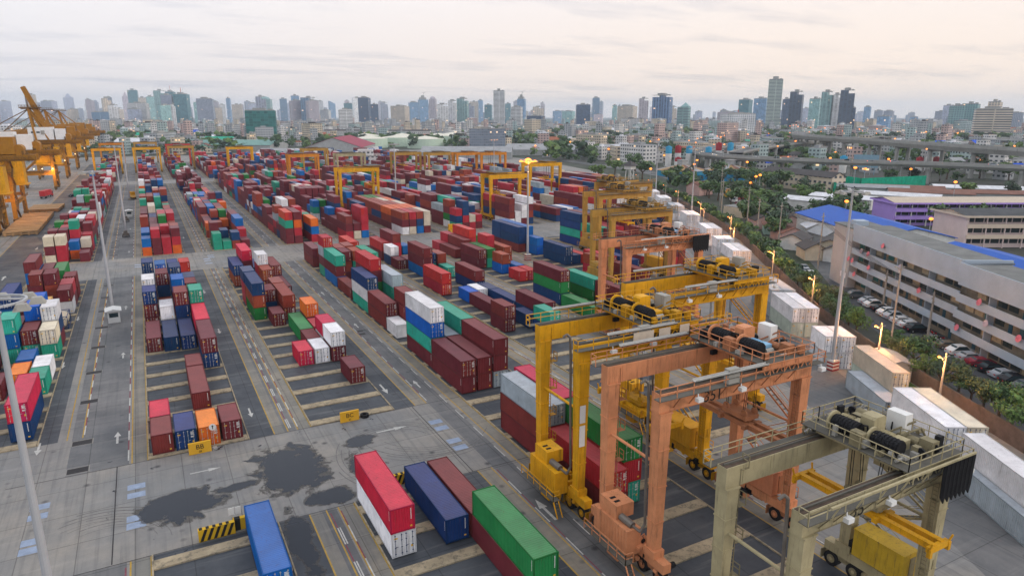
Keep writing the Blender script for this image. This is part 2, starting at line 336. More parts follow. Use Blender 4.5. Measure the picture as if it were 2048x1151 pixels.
sheet('puddle_water', [(-8,27,66,90),(4,12,50,65.9),(45,75,208,220)], .0185, WET)
# tyre sweeps on the crossing
sw = []
for cx, cy, r0, a0, a1, k in ((-9,70,6,10,120,5),(-8,69.5,4.6,0,130,4),(30,82,7,190,330,7),(24,77,5,20,150,6),(28,76,9,150,250,6)):
    for i in range(k):
        r = r0+i*.55+rnd.uniform(-.1,.1); wd = rnd.uniform(.05,.16); s0 = a0+rnd.uniform(0,40); s1 = a1-rnd.uniform(0,50)
        t = [s0+(s1-s0)*j/14 for j in range(15)]
        sw.append([(cx+(r+wd)*cos(R(q)), cy+(r+wd)*sin(R(q))) for q in t]+[(cx+r*cos(R(q)), cy+r*sin(R(q))) for q in reversed(t)])
sheet('tyre_mark', sw, .011, M('tyre_rubber_mark', (.14,.135,.13), .8, var=.5, scale=2))
sheet('slab_joint', [(-7.0,-6.9,67.2,88.2),(-78,80,66.95,67.05),(-18,38,88.15,88.25),(30.4,30.5,67,88)], .012, GRATE)
# ================================================================= containers
PAINT = dict(m=('dark red',(.165,.026,.03)), r=('red',(.45,.028,.028)), k=('crimson',(.52,.02,.075)), b=('navy blue',(.01,.045,.15)), B=('bright blue',(.005,.115,.42)),
    t=('teal green',(.025,.32,.22)), g=('green',(.02,.19,.045)), w=('white',(.78,.78,.8)), c=('cream',(.62,.55,.43)), G=('grey',(.34,.4,.44)), o=('orange',(.68,.15,.02)),
    n=('rusty brown',(.29,.06,.03)), Y=('white tank',(.7,.62,.45)), y=('tan',(.62,.33,.1)), q=('lime green',(.16,.5,.2)), u=('pale green',(.5,.58,.5)), v=('pale grey',(.5,.52,.54)))
PM = {k: M('container_paint_'+v[0].replace(' ', '_'), v[1], .55, var=.24, scale=.5, grime=.5, gcol=(.1,.05,.035), rand=.22, streak=True, fade=.12) for k, v in PAINT.items()}
FRM = {k: M('container_frame_'+v[0].replace(' ', '_'), tuple(x*.72 for x in v[1]), .55, var=.2, grime=.5, gcol=(.09,.05,.035), streak=True) for k, v in PAINT.items()}
STEEL = M('galvanised_steel', (.5,.5,.48), .45, .4, var=.2); DARK = M('dark_recess', (.015,.015,.017), .8); LETTER = M('lettering_white', (.75,.75,.72), .6, grime=.2); STK = M('hazard_sticker', (.75,.45,.05), .5)
FLOOR = M('container_underside', (.06,.05,.045), .9)
W_, H_ = 2.44, 2.59
def cont_parts(Ln, H=H_, fine=True):
    """body with corrugated sides, front and roof; frame of posts, rails and castings; doors with bars; painted marks"""
    body = MB(); L = Ln; n = int(L/(.28 if fine else .7)); e = .09; dp = .045 if fine else .03
    def corr(a0, a1, n):
        pts = []; s = (a1-a0)/n
        for i in range(n):
            p = a0+i*s; pts += [(p, 0), (p+s*.35, 0), (p+s*.5, dp), (p+s*.85, dp)]
        pts.append((a1, 0)); return pts
    c = corr(e, L-e, n); z0, z1 = .16, H-.1
    for (p, q), (p2, q2) in zip(c, c[1:]):
        body.face([(e*.3+q, p, z0), (e*.3+q, p, z1), (e*.3+q2, p2, z1), (e*.3+q2, p2, z0)])
        body.face([(W_-e*.3-q, p2, z0), (W_-e*.3-q2, p2, z1), (W_-e*.3-q, p, z1), (W_-e*.3-q, p, z0)] if False else [(W_-e*.3-q2, p2, z0), (W_-e*.3-q2, p2, z1), (W_-e*.3-q, p, z1), (W_-e*.3-q, p, z0)])
        zt = H-.035
        body.face([(e, p, zt-q*.5), (W_-e, p, zt-q*.5), (W_-e, p2, zt-q2*.5), (e, p2, zt-q2*.5)])
    def end(y, s):
        c = corr(e, W_-e, 8 if fine else 4)
        for (p, q), (p2, q2) in zip(c, c[1:]):
            f = [(p, y+s*q, z0), (p2, y+s*q2, z0), (p2, y+s*q2, z1), (p, y+s*q, z1)]
            body.face(f if s > 0 else f[::-1])
    end(L-.04, -1)
    body.face([(.05,.05,.1),(.05,L-.05,.1),(W_-.05,L-.05,.1),(W_-.05,.05,.1)])
    blank = MB(); blank.v, blank.f, blank.m = list(body.v), list(body.f), list(body.m)
    b0 = body; body = blank; end(.04, 1); body = b0
    fr = MB()
    for x in (0, W_-.12):
        fr.box(x, x+.12, 0, .12, .15, H-.12); fr.box(x, x+.12, L-.12, L, .15, H-.12)
        fr.box(x+(.0 if x == 0 else .03), x+(.09 if x == 0 else .12), .18, L-.18, 0.02, .155); fr.box(x+(.0 if x == 0 else .05), x+(.07 if x == 0 else .12), .18, L-.18, H-.1, H-.012)
    for y in (0.005, L-.125):
        fr.box(.18, W_-.18, y, y+.115, .02, .16); fr.box(.18, W_-.18, y, y+.115, H-.12, H-.008)
    for x in (-.005, W_-.17):
        for y in (-.005, L-.175):
            for z in (-.003, H-.122): fr.box(x, x+.175, y, y+.18, z, z+.125)
    dr = []
    for s in (0, 1):
        d = MB(); x0 = .13+s*(W_/2-.125); x1 = x0+W_/2-.14
        d.box(x0, x1, .03, .07, .17, H-.13)
        for z in (.5, 1.05, 1.6, 2.1): d.box(x0+.03, x1-.03, .015, .032, z, z+.05)
        bars = MB()
        for x in (x0+.22, x1-.22):
            bars.tube((x, -.01, .14), (x, -.01, H-.14), .022, n=5)
            for z in (.35, 1.0, 1.75, 2.3): bars.box(x-.07, x+.07, -.03, .012, z, z+.06)
        bars.bar((x0+.2, -.035, 1.12), (x0+.5, -.035, 1.12), .03)
        dr.append((d, bars))
    mk_ = MB()
    r = random.Random(3)
    for z in (2.15, 2.02, 1.9, 1.78, 1.55, 1.45): mk_.box(W_*.72, W_*.72+r.uniform(.3,.5), .008, .013, z, z+.07)
    mk_.box(.25, .6, .008, .013, 1.95, 2.1, 1); mk_.box(W_*.78, W_*.78+.22, .008, .013, .75, 1.0, 1)
    mb = MB()          # blank-end marks: vertical serial number and sticker
    for i in range(9): mb.box(W_-.42, W_-.33, .015, .034, 2.2-i*.13, 2.28-i*.13)
    mb.box(W_-.5, W_-.28, .012, .034, .35, .5, 1)
    for i in range(8): mb.box(.02, .03, .35, .43, 2.2-i*.13, 2.28-i*.13)
    return body, blank, fr, dr, mk_, mb
MC = {}
def cmesh(kind, key, Ln, mb, mats):
    k = (kind, key, Ln)
    if k not in MC: MC[k] = mb.mesh(kind, mats)
    return MC[k]
PART = {1: cont_parts(6.06), 2: cont_parts(12.19)}
PARTL = {1: cont_parts(6.06, fine=False), 2: cont_parts(12.19, fine=False)}
SZ = {1: 6.06, 2: 12.19}
def tank_parts():
    t = MB(); t.tube((1.22,.35,1.3),(1.22,5.7,1.3), 1.08, n=20); t.tube((1.22,.12,1.3),(1.22,.35,1.3), .75, 1.08, n=20); t.tube((1.22,5.7,1.3),(1.22,5.93,1.3), 1.08, .75, n=20)
    t.tube((1.22,3,2.3),(1.22,3,2.5), .3, n=10)
    f = MB()
    for x in (.06, 2.38):
        for y in (.06, 6.0): f.bar((x,y,0),(x,y,2.59),.13)
        f.bar((x,.06,.1),(x,6,.1),.12); f.bar((x,.06,2.52),(x,6,2.52),.1)
    for y in (.06, 6.0):
        f.bar((.06,y,.1),(2.38,y,.1),.13); f.bar((.06,y,2.52),(2.38,y,2.52),.11); f.bar((.06,y,.1),(2.38,y,2.5),.08); f.bar((2.38,y,.1),(.06,y,2.5),.08)
    return t, f
TANKP = tank_parts()
def container(x, y, z, Ln, c, door, lab, cat='shipping container', grp=None, fine=True, rz=0, name='shipping_container'):
    if c == 'Y':
        o = empty('tank_container', (x,y,z), rz, lab, 'tank container', grp)
        mk('tank', cmesh('tank','Y',1,TANKP[0],PM['Y']), o); mk('frame', cmesh('tank_frame','Y',1,TANKP[1],PM['b']), o); return o
    P = (PART if fine else PARTL)[Ln]; tg = 'f' if fine else 'l'
    body = mk(name, cmesh('cbody'+tg+str(door), c, Ln, P[0] if door else P[1], PM[c]), None, (x,y,z), rz)
    tag(body, lab, cat, grp)
    mk('frame', cmesh('cframe', c, Ln, PART[Ln][2], FRM[c]), body)
    if door:
        for i in (0, 1):
            d = mk('door', cmesh('cdoor%d'%i, c, Ln, P[3][i][0], PM[c]), body)
            if fine: mk('locking_bar', cmesh('cbar%d'%i, c, Ln, P[3][i][1], STEEL if c not in 'wcG' else FRM['b']), d)
        if fine: mk('markings', cmesh('cmark', '', Ln, P[4], [LETTER if c not in 'wc' else FRM['r'], STK]), body)
    elif fine: mk('markings', cmesh('cmarkb', '', Ln, P[5], [LETTER if c not in 'wc' else FRM['b'], STK]), body)
    return body
MAN = '''BB0:88.9:m:1 BB0:95.1:k:1 BB0:131.7:m:2 BB0:146.3:mmb:1 BB0:158:mmw:1 BB0:177.1:mbb:1 BB1:88.9:b:1 BB1:131:b:2 BB1:143.4:cw:1 BB1:162.8:mbm:1 BB2:88.6:o:1 BB2:101.2:m:2 BB2:113.6:m:1 BB2:130.6:b:2 BB2:142.9:bbm:1 BB2:155.2:mmB:1
BB3:55:B:2 BB3:89.1:m:1 BB3:118.6:bm:2 BB3:131:mk:2 BB3:143.4:mmt:1 BC0:55.3:wk:2 BC0:143.6:gnb:2 BC0:156.4:rrb:1 BC0:176.6:nb:2 BC1:112.2:k:1 BC1:137.5:m:1 BC1:181.3:mmk:2 BC2:55.1:b:2 BC2:112.2:w:1 BC2:118.4:m:1 BC2:124.7:g:2 BC2:141.1:mn:2 BC2:168:mn:1 BC2:174.3:mrw:1
BC3:42.7:mg:2 BC3:55:m:2 BC3:100.5:m:1 BC3:111.8:mw:1 BC3:118:wk:1 BC3:125.1:r:1 BC3:132.2:mo:1 BD0:51.1:mr:2 BD0:63.5:mmG:2 BD0:88.6:mm:2 BD0:100.9:mtBw:2 BD0:118.7:w:1 BD0:125:mm:2 BD0:137.4:twb:2 BD0:151:m:2 BD0:163.8:Bmt:2 BD0:176.2:tmGr:1 BD0:189.8:mm:2
BD1:52.4:trg:2 BD1:64.8:mmk:2 BD1:88.7:mm:2 BD1:101.1:mG:2 BD1:121.7:mmm:1 BD1:184:mn:1 BD2:88.6:Gmm:2 BD2:100.9:Gtt:2 BD2:131:mt:1 BD2:137.2:ttG:2 BD2:176:mtn:1 BD3:150.9:mw:2 BD3:163.3:mmt:2
BE0:112.5:mm:1 BE0:144.2:rr:2 BE0:175.6:m:1 BE0:181.9:bw:1 BE0:189.8:mr:2 BE1:122.6:m:2 BE1:134.9:B:1 BE1:175.6:m:1 BE2:104.9:bt:1 BE2:112.9:b:1 BE2:136:w:1 BE2:167.3:tb:2 BE2:195.5:nt:1 BE3:111:bm:2 BE3:123.4:b:2 BE3:135.8:b:1 BE3:143.1:bm:2 BE3:160.5:t:1 BE3:166.8:mn:1 BE3:195.5:B:1
BF0:111.6:g:2 BF0:124.1:bgm:2 BF0:166.6:mm:2 BF0:182.5:m:2 BF0:194.8:r:1 BF1:147.8:r:1 BF1:157.5:Bn:1 BF1:166.4:tg:2 BF1:182.2:mm:2 BF1:194.6:rr:1 BF2:148:r:1 BF2:154.8:B:1 BF3:122.9:gt:2 BF3:110.4:mm:2 BF3:167:rn:2 BF3:188:mg:1
BG0:181.5:mbb:2 BG0:193.8:mbb:1 BG1:181.5:bBB:2 BG1:193.8:rrB:1 BG1:175.2:BB:1 BG1:159:bb:2 BG2:159:b:2 BG3:159:r:2 BG1:138:rn:2 BG2:142:mr:2 BG3:136:bb:2 BG1:125:mm:2
LA0:190:mBm:2 LA0:228:YmY:1 LA1:136.3:tBt:1 LA1:190:rm:2 LA1:228.4:rrY:1 LA2:121.9:o:1 LA2:129.1:B:1 LA2:143.9:mmB:2 LA2:137.5:tm:1 LA2:190:mg:2 LA2:234:oB:1 LA3:101.3:bk:2 LA3:118.2:t:1 LA3:124.4:w:1 LA3:136.4:tc:1 LA3:142.6:mbw:1 LA3:182.2:mm:1 LA3:237.5:mc:1 LA1:118:m:1 LA0:124:mm:2 LA0:137:tBw:1 LA1:143:nm:1 LA3:155:Y:1 LA2:157:ty:1 LA1:157:mm:2
BF0:229.2:wmn:2 BF1:229.2:cmr:2 BF2:229.2:Bbn:2 BF3:229.2:mcc:2 BF0:241.6:mno:2 BF1:241.6:mno:2 BF2:241.6:rno:2 BF3:241.6:mno:2 BF0:254:mbn:2 BF1:254:mmn:2 BF2:254:mrn:2 BF3:254:mnc:2 BF0:266.4:mnn:2 BF1:266.4:mmn:2 BF2:266.4:mmc:2 BF3:266.4:mmo:2 BF0:278.8:Bmn:2 BF1:278.8:mmg:2 BF2:278.8:mmg:2 BF3:278.8:mmn:2'''
stacks = []; occ = {}
def addst(blk, row, y, cols, ln, man=False):
    occ.setdefault((blk, row), []).append((y, y+SZ[ln])); stacks.append([blk, row, y, cols, ln, man])
for t in MAN.split():
    a, y, c, ln = t.split(':'); addst(a[:2], int(a[2]), float(y), c, int(ln), True)
rc = random.Random(11)
WTS = 'mmmmmmmmmmmmmmmmmmmrrrrrrnnnnnbbbbbBBBttggwwccGo'
def randcols(n, mood):
    return ''.join(rc.choice(WTS) if rc.random() > .35 else mood for _ in range(n))
START = dict(LA=155, BB=137, BC=147, BD=143, BE=150, BF=172, BG=172)
for blk, x0 in BL.items():
    for (a, c) in seg_for(blk):
        y = max(a, START.get(blk, a))+.4; bay = 0
        while y+12.3 < c:
            base = rc.choice((2,2,3,3) if blk in ('LA','BB','BC') else (2,3,3,4)) if y > 229 else rc.choice((1,2,2,3)); mood = rc.choice('mmmmmrrbBtwnn'); split = rc.random() < (.5 if blk in ('LA','BB','BC') else .22)
            if blk in ('BH','BI','BJ','BK','BL') : mood = rc.choice('mmmmrnbwwcG'); base = rc.choice((2,3,3,4))
            for row in range(4):
                for (yy, ln) in (((y,1),(y+6.22,1)) if split else ((y,2),)):
                    if any(p < yy+SZ[ln]+.1 and q > yy-.1 for p, q in occ.get((blk, row), [])): continue
                    if rc.random() < (.1 if y > 229 or blk in ('BH','BI','BJ') else .32): continue
                    n = max(1, min(4, base+rc.choice((-1,0,0,0,1))))
                    addst(blk, row, yy, randcols(n, mood), ln)
            y += 12.45; bay += 1
# exposure and size in the picture -> which ones become individuals
f3 = Vector((sin(R(28.05))*cos(R(14.146)), cos(R(28.05))*cos(R(14.146)), -sin(R(14.146)))); r3 = Vector((cos(R(28.05)), -sin(R(28.05)), 0)); u3 = r3.cross(f3)
def proj(x, y, z):
    v = Vector((x, y, z-CAM_H)); d = v.dot(f3)
    return (1024+1365*v.dot(r3)/d, 575.5-1365*v.dot(u3)/d, d)
def height_at(blk, row, y):
    for s in stacks:
        if s[0] == blk and s[1] == row and s[2]-.2 <= y <= s[2]+SZ[s[4]]+.2: return len(s[3])
    return 0
cand = []
for s in stacks:
    blk, row, y, cols, ln, man = s
    x = BL[blk]+row*ROWP; hf = height_at(blk, row, y-1.2); hl = height_at(blk, row-1, y+3) if x > 0 else height_at(blk, row+1, y+3)
    for lv, c in enumerate(cols):
        px, py, d = proj(x+1.2, y, lv*2.6+1.3)
        if not (-40 < px < 2088 and 0 < py < 1190): continue
        area = 0; top = lv == len(cols)-1
        D = hypot(x, y)
        if top: area += 2.44*SZ[ln]*(CAM_H/D)
        if lv >= hf: area += 2.44*2.6
        if lv >= hl: area += 2.6*SZ[ln]*abs(x)/D
        if area > 0: cand.append((area/d/d, s, lv))
cand.sort(key=lambda t: -t[0])
picked = set((id(s), lv) for _, s, lv in cand[:272])
cut = cand[271][0]
BN = dict(LA='leftmost block', BB='BB sign block', BC='BC sign block', BD='fourth block', BE='fifth block', BF='sixth block', BG='seventh block', BH='eighth block', BI='ninth block', BJ='tenth block', BK='eleventh block', BL='twelfth block')
order = {}
for s in sorted(stacks, key=lambda q: q[2]):
    sg = 'foreground ' if s[2] < 67 and s[0] in ('BB','BC') else ('farther ' if s[2] > 215 else '')
    k = (s[0], s[1], sg); order[k] = order.get(k, 0)+1; s.append((sg, order[k]))
far = {}
for s in stacks:
    blk, row, y, cols, ln, man, (sg, no) = s
    x = BL[blk]+row*ROWP; z = .165
    for lv, c in enumerate(cols):
        jx, jy = rc.uniform(-.05,.05), rc.uniform(-.06,.06)
        hc = H_
        if (id(s), lv) in picked:
            lvt = 'topmost in' if (lv == len(cols)-1 and lv > 0) else ('ground level of' if lv == 0 and len(cols) > 1 else ('standing alone as' if lv == 0 else {1:'second layer of',2:'third layer of',3:'fourth layer of'}[lv]))
            lab = '%s %s container %s %s stack, %s row of %s' % (PAINT[c][0], 'long' if ln == 2 else 'short', lvt, ordn(no), ordn(row+1), sg+BN[blk])
            D = hypot(x, y)
            container(x+jx, y+jy, z, 1 if c == 'Y' else ln, c, rc.random() < .45 or (blk in ('BE','BC') and ln == 1), lab, grp='shipping containers stacked in the yard', fine=D < 190)
        else:
            far.setdefault(c, []).append((x+jx, y+jy, z, SZ[ln]))
        z += hc
b = MB(); mats = []; 
for i, (c, lst) in enumerate(far.items()):
    mats.append(PM[c])
    for (x, y, z, l_) in lst: b.box(x, x+W_, y, y+l_, z+.01, z+2.575, i)
if b.v: tag(b.obj('shipping_containers', mats), 'many more containers of all colours stacked in the far rows of the yard', 'containers', kind='stuff')
print('containers', sum(len(s[3]) for s in stacks), 'picked', len(picked), 'cand', len(cand))
# reefers on the apron, turned along the port wall
ru = Vector((sin(R(30)), cos(R(30)), 0)); rn = Vector((cos(R(30)), -sin(R(30)), 0))
def reefer(x, y, side, lv, ln, c, lab, H=2.85, door=True):
    p = Vector((x, y, .02))+rn*2.52*side
    H = 2.6*1.11; o = container(p.x, p.y, .02+lv*H, ln, c, door, lab, 'reefer container', 'white reefers along the port wall', True, rz=-R(30), name='reefer_container'); o.scale = (1, 1, 1.11); return o
RF = [('pair nearest the blue-roofed terrace',105.3,84.6,2,2,2,'uuww'),('short pair behind the striped lamp mast',96,70.2,2,2,1,'vwww'),('tall stack beside the small wall shed',90.2,54.7,1,2,2,'uc'),
      ('standing alone before the tall cream stack',86.3,52.7,1,1,2,'G'),('stack with one tan roof',79.2,40.9,2,2,2,'vwwc'),('stack at the right picture edge',73.4,28.6,1,2,2,'vw'),('standing alone at the lower right corner',71.9,28.2,1,1,2,'G'),
      ('pair behind the nearest yellow crane end',112.8,96.4,2,2,2,'GGvv'),('pair beyond the second salmon crane',137.5,131.5,2,2,2,'uvww'),('pair past the far salmon crane',147,147,2,2,1,'wwww'),('pair by the orange lit wall',158,163,2,2,2,'wwww'),
      ('pair near the thatched tank',174,190,2,2,2,'wwww'),('pair beyond the brown crane',186,212,2,2,2,'wwGw'),('pair beside the far lamps',200,236,2,2,2,'wwww'),('pair at the water tank',212,258,2,2,2,'wwww'),('pair at the far end',224,280,2,2,2,'wwcw')]
lvn = ['lower','upper']; sdn = ['left','right']
for nm, x, y, ns, nl, ln, cols in RF:
    i = 0
    for lv in range(nl):
        for sd_ in range(ns):
            c = cols[i % len(cols)]; i += 1
            q = ('%s %s ' % (lvn[lv], sdn[sd_])) if ns > 1 else ((lvn[lv]+' ') if nl > 1 else '')
            reefer(x, y, sd_, lv, ln, c, (q+PAINT[c][0]+' reefer, '+nm).strip())
# ================================================================= yard cranes
RUBBER = M('tyre_rubber', (.018,.018,.02), .85); CABLE = M('cable_black', (.012,.012,.014), .6); GLASS = M('cab_glass', (.03,.05,.06), .1)
LAMPM = glow('sodium_lamp', (1,.27,.035), 2.2); LAMPW = glow('white_lamp', (1,.72,.4), 3.5)
GREYP = M('cabinet_grey', (.32,.31,.28), .5, grime=.5, streak=True); WALKM = M('walkway_plate', (.11,.105,.09), .7, var=.3, grime=.4); CREAMP = M('panel_cream', (.6,.52,.42), .6, var=.2, grime=.3)
BLUEP = M('motor_blue', (.22,.42,.6), .45, var=.2); WHITEP = M('cabinet_white', (.7,.7,.68), .5, grime=.25)
def crane_mats(nm, col): 
    return (M('crane_paint_'+nm, col, .5, var=.22, scale=.5, grime=.62, gcol=tuple(x*.34+.01 for x in col), streak=True), M('crane_grime_'+nm, tuple(x*.62 for x in col), .6, var=.25, grime=.6, gcol=(.05,.035,.025)))
CY = crane_mats('yellow', (.66,.33,.012)); CS = crane_mats('salmon', (.6,.25,.12)); CB = crane_mats('beige', (.37,.32,.19)); CD = crane_mats('ochre', (.42,.24,.05)); CQ = crane_mats('orange', (.6,.22,.02))
def text_mesh(s, size, mat, ext=.01):
    c = bpy.data.curves.new('txt', 'FONT'); c.body = s; c.size = size; c.extrude = ext; c.align_x = 'CENTER'
    o = bpy.data.objects.new('txt', c); me = bpy.data.meshes.new_from_object(o); bpy.data.objects.remove(o); me.materials.clear(); me.materials.append(mat); return me
INK = M('ink_black', (.02,.02,.02), .7)
def clutter(b, x0, x1, y0, y1, z, n, seed, nm=2, hmax=1.0):
    q = random.Random(seed)
    for i in range(n):
        x, y = q.uniform(x0, x1), q.uniform(y0, y1); t = q.random(); mi = q.randrange(nm)
        if t < .45: a, c, h = q.uniform(.12,.4), q.uniform(.12,.4), q.uniform(.2, hmax); b.box(x-a, x+a, y-c, y+c, z+.003*i, z+h+.003*i, mi)
        elif t < .7: r_ = q.uniform(.1,.28); L_ = q.uniform(.4,1.2); b.tube((x, y, z+r_+.1), (x+(L_ if t < .57 else 0), y+(0 if t < .57 else L_), z+r_+.1), r_, n=8, mi=mi)
        elif t < .9: b.path([(x, y, z), (x, y, z+q.uniform(.5,1.3)), (x+q.uniform(-.8,.8), y+q.uniform(-.8,.8), z+q.uniform(.3,1.0))], .05, n=5, mi=mi)
        else: b.tube((x-.08, y, z+.45), (x+.08, y, z+.45), q.uniform(.3,.45), n=12, mi=mi)
def rtg(x0, y0, Wd, D, T, mats, label, tx, sy=None, sz=9.0, num=None, festoon=False, blue=False, detail=2, group=None, signs=False, house=(.5,.3,.02), spx=0, tray=True, name='gantry_crane'):
    """rubber tyred gantry: x0 left leg line, y0 near leg line, Wd span, D wheel base between legs, T height of girder tops; tx = trolley offset along the girders"""
    P, G = mats; o = empty(name, (x0, y0, 0), 0, label, 'gantry crane', group)
    gh = 1.75
    for x in (0, Wd):
        for y in (0, D):
            b = MB(); s = -1 if x == 0 else 1; t = -1 if y == 0 else 1
            bw, tw = .42, .62
            yb = y-t*.0
            b.hexa([(x-bw,yb-.5,2.3),(x+bw,yb-.5,2.3),(x+bw,yb+.5,2.3),(x-bw,yb+.5,2.3),(x-tw,y-.62,T-gh),(x+tw,y-.62,T-gh),(x+tw,y+.62,T-gh),(x-tw,y+.62,T-gh)])
            b.box(x-tw-.08, x+tw+.08, y-.7, y+.7, T-gh-.12, T-gh+.02)
            if detail:
                for k in range(1, 4): z = 2.3+(T-gh-2.3)*k/4; e = .5+.13*k/4; b.box(x-(.42+.2*k/4)-.05, x+(.42+.2*k/4)+.05, y-e-.06, y+e+.06, z, z+.1)
            b.obj('leg', P, o)
    for y in (0, D):
        b = MB(); b.box(-.75, Wd+.75, y-.5, y+.5, T-gh+.03, T)
        for xx in range(1, int(Wd), 3): b.box(xx, xx+.05, y-.53, y+.53, T-gh+.0, T-.02)
        g = b.obj('girder', P, o)
        b = MB(); b.box(-.7, Wd+.7, y-.4, y+.4, T+.004, T+.04); b.box(-.6, Wd+.6, y-.06, y+.06, T+.04, T+.18, 1); b.obj('trolley_rail', [RAILM, WALKM], g)
        if detail:
            s = -1 if y == 0 else 1; ya, yb = sorted((y+s*.55, y+s*1.35))
            b = MB(); b.box(-1.4, Wd+1.4, ya, yb, T-.25, T-.18, 1); b.rail((-1.4, y+s*1.32, T-.18), (Wd+1.4, y+s*1.32, T-.18), step=1.8)
            b.rail((-1.4, ya, T-.18), (-1.4, yb, T-.18), step=.8); b.rail((Wd+1.4, ya, T-.18), (Wd+1.4, yb, T-.18), step=.8)
            b.obj('walkway', [P, WALKM], o)
            if detail > 1 and tray:
                b = MB(); z = T+1.0; yy = y+s*1.45
                b.box(Wd*.12, Wd*.62, yy-.22, yy+.22, z, z+.07); b.box(Wd*.12, Wd*.62, yy-.22, yy-.18, z, z+.22); b.box(Wd*.12, Wd*.62, yy+.18, yy+.22, z, z+.22)
                if y == 0 or not festoon: b.obj('cable_tray', STEEL, o)
    for x in (0, Wd):       # end ties, side brace pipe
        b = MB()
        b.tube((x, .4, T*.62), (x, D-.4, T*.62), .14, n=8); b.obj('brace_pipe', P, o)
        s = -1 if x == 0 else 1
        b = MB(); b.box(x-.45, x+.45, -1.9, D+1.9, 1.55, 2.45)
        for y in (0, D): b.box(x-.6, x+.6, y-.75, y+.75, 2.4, 3.1)
        b.obj('sill_beam', P, o)
        for y in (-1.15, 1.15, D-1.15, D+1.15):
            w_ = MB(); w_.tube((x-.33+s*.0, y, .74), (x+.33, y, .74), .74, n=18); wh = w_.obj('wheel', RUBBER, o)
            h = MB(); h.tube((x-.37, y, .74), (x+.37, y, .74), .4, n=12); h.tube((x-.4, y, .74), (x+.4, y, .74), .17, n=8, mi=1); h.obj('hub', [G, P], wh)
        for y in (0, D):
            b = MB(); b.hexa([(x-.3,y-1.5,.75),(x+.3,y-1.5,.75),(x+.3,y+1.5,.75),(x-.3,y+1.5,.75),(x-.4,y-.6,1.6),(x+.4,y-.6,1.6),(x+.4,y+.6,1.6),(x-.4,y+.6,1.6)]) if False else b.prism([(y-1.35,.9),(y+1.35,.9),(y+.6,1.6),(y-.6,1.6)], x-.2, x+.2, axis='x')
            b.box(x-.5, x+.5, y-2.15, y-2.05, .35, 1.3); b.box(x-.5, x+.5, y+2.05, y+2.15, .35, 1.3)
            b.obj('bogie', G, o)
    if detail:
        # engine house on the left sill, hanging outward
        b = MB(); b.box(-2.1, -.5, 1.3, D-1.0, 1.9, 4.5); b.box(-2.1, -.5, 2.5, 4.2, .7, 1.9)
        for i in range(int(D*2)-5): b.box(-2.14, -2.1, 1.6+i*.45, 1.66+i*.45, 2.1, 4.3)
        h = b.obj('engine_house', P, o)
        b = MB(); b.box(-1.8, .2, D*.45, D*.45+2.6, 4.52, 5.9); b.box(-1.5, -.9, D*.45+.6, D*.45+.9, 5.9, 5.93, 1); b.box(-1.5, -.9, D*.45+1.3, D*.45+1.6, 5.9, 5.93, 1)
        b.obj('air_intake_box', [P, DARK], h)
        b = MB(); b.box(-3.0, -2.15, .2, D-.6, 2.0, 2.06, 1); b.rail((-2.98, .2, 2.06), (-2.98, D-.6, 2.06), step=1.2); b.rail((-2.98, .2, 2.06), (-2.15, .2, 2.06), step=.8)
        b.bar((-2.9, -.6, .5), (-2.9, .3, 2.0), .1); b.bar((-2.3, -.6, .5), (-2.3, .3, 2.0), .1)
        for i in range(5): b.box(-2.9, -2.3, -.5+i*.18, -.3+i*.18, .7+i*.27, .74+i*.27, 1)
        b.obj('engine_platform', [P, WALKM], o)
        b = MB(); b.tube((-1.4, D*.45-.2, 4.9), (-1.2, D*.45-1.7, 4.7), .35, n=10); b.path([(-1.2, D*.45-1.7, 4.7), (-.9, .9, 4.4), (-.55, .75, 5.2), (-.75, .7, T*.6), (-.85, .75, T-1.2), (-1.0, .7, T+.7), (-1.3, .8, T+1.0), (-1.7, .9, T+.75)], .13, mi=0)
        b.obj('exhaust_pipe', M('exhaust_'+label[:6], (.16,.14,.12), .5, .4, var=.3, grime=.4) if False else EXH, o)
        # electric house and stairs on the right sill
        hm = M('house_paint', house, .5, var=.15, grime=.45, streak=True) if not isinstance(house, bpy.types.Material) else house
        b = MB(); b.box(Wd-1.0, Wd+.9, 1.2, D-1.2, 2.9, 5.4); b.box(Wd-1.05, Wd+.95, 1.15, D-1.15, 5.4, 5.5)
        for i in range(int(D*1.6)-4): b.box(Wd-1.03, Wd-1.0, 1.5+i*.55, 1.56+i*.55, 3.1, 5.3)
        eh = b.obj('electric_house', hm, o)
        b = MB(); b.box(Wd-.1, Wd+.6, 1.14, 1.2, 3.1, 5.0); b.obj('house_door', G, eh)
        b = MB(); b.box(Wd+.95, Wd+1.8, .2, D, 2.5, 2.56, 1); b.rail((Wd+1.78, .2, 2.56), (Wd+1.78, D, 2.56), step=1.3)
        zz = 2.56; pts = [(.4, D-.6), (D-.6, .4)]; k = 0
        nf = 4 if detail > 1 else 2; dz = (T-.2-2.56)/nf
        for k in range(nf):
            ya, yb = (.6, D-.6) if k % 2 == 0 else (D-.6, .6); za = 2.56+k*dz; zb = za+dz
            xx = Wd+1.1+(.0 if k % 2 == 0 else .1)
            for q in (0, .65): b.bar((xx+q, ya, za), (xx+q, yb, zb), .07, .2); b.bar((xx+q, ya, za+1), (xx+q, yb, zb+1), .05)
            for i in range(1, 12): f_ = i/12; b.box(xx, xx+.65, ya+(yb-ya)*f_-.1, ya+(yb-ya)*f_+.1, za+dz*f_, za+dz*f_+.04, 1)
            b.box(xx-.1, xx+.8, yb-.5, yb+.5, zb-.05, zb, 1)
        b.obj('stairway', [P, WALKM], o)
    # trolley
    tl = 5.6; x = tx; tw = D+1.0
    b = MB(); z = T+.35
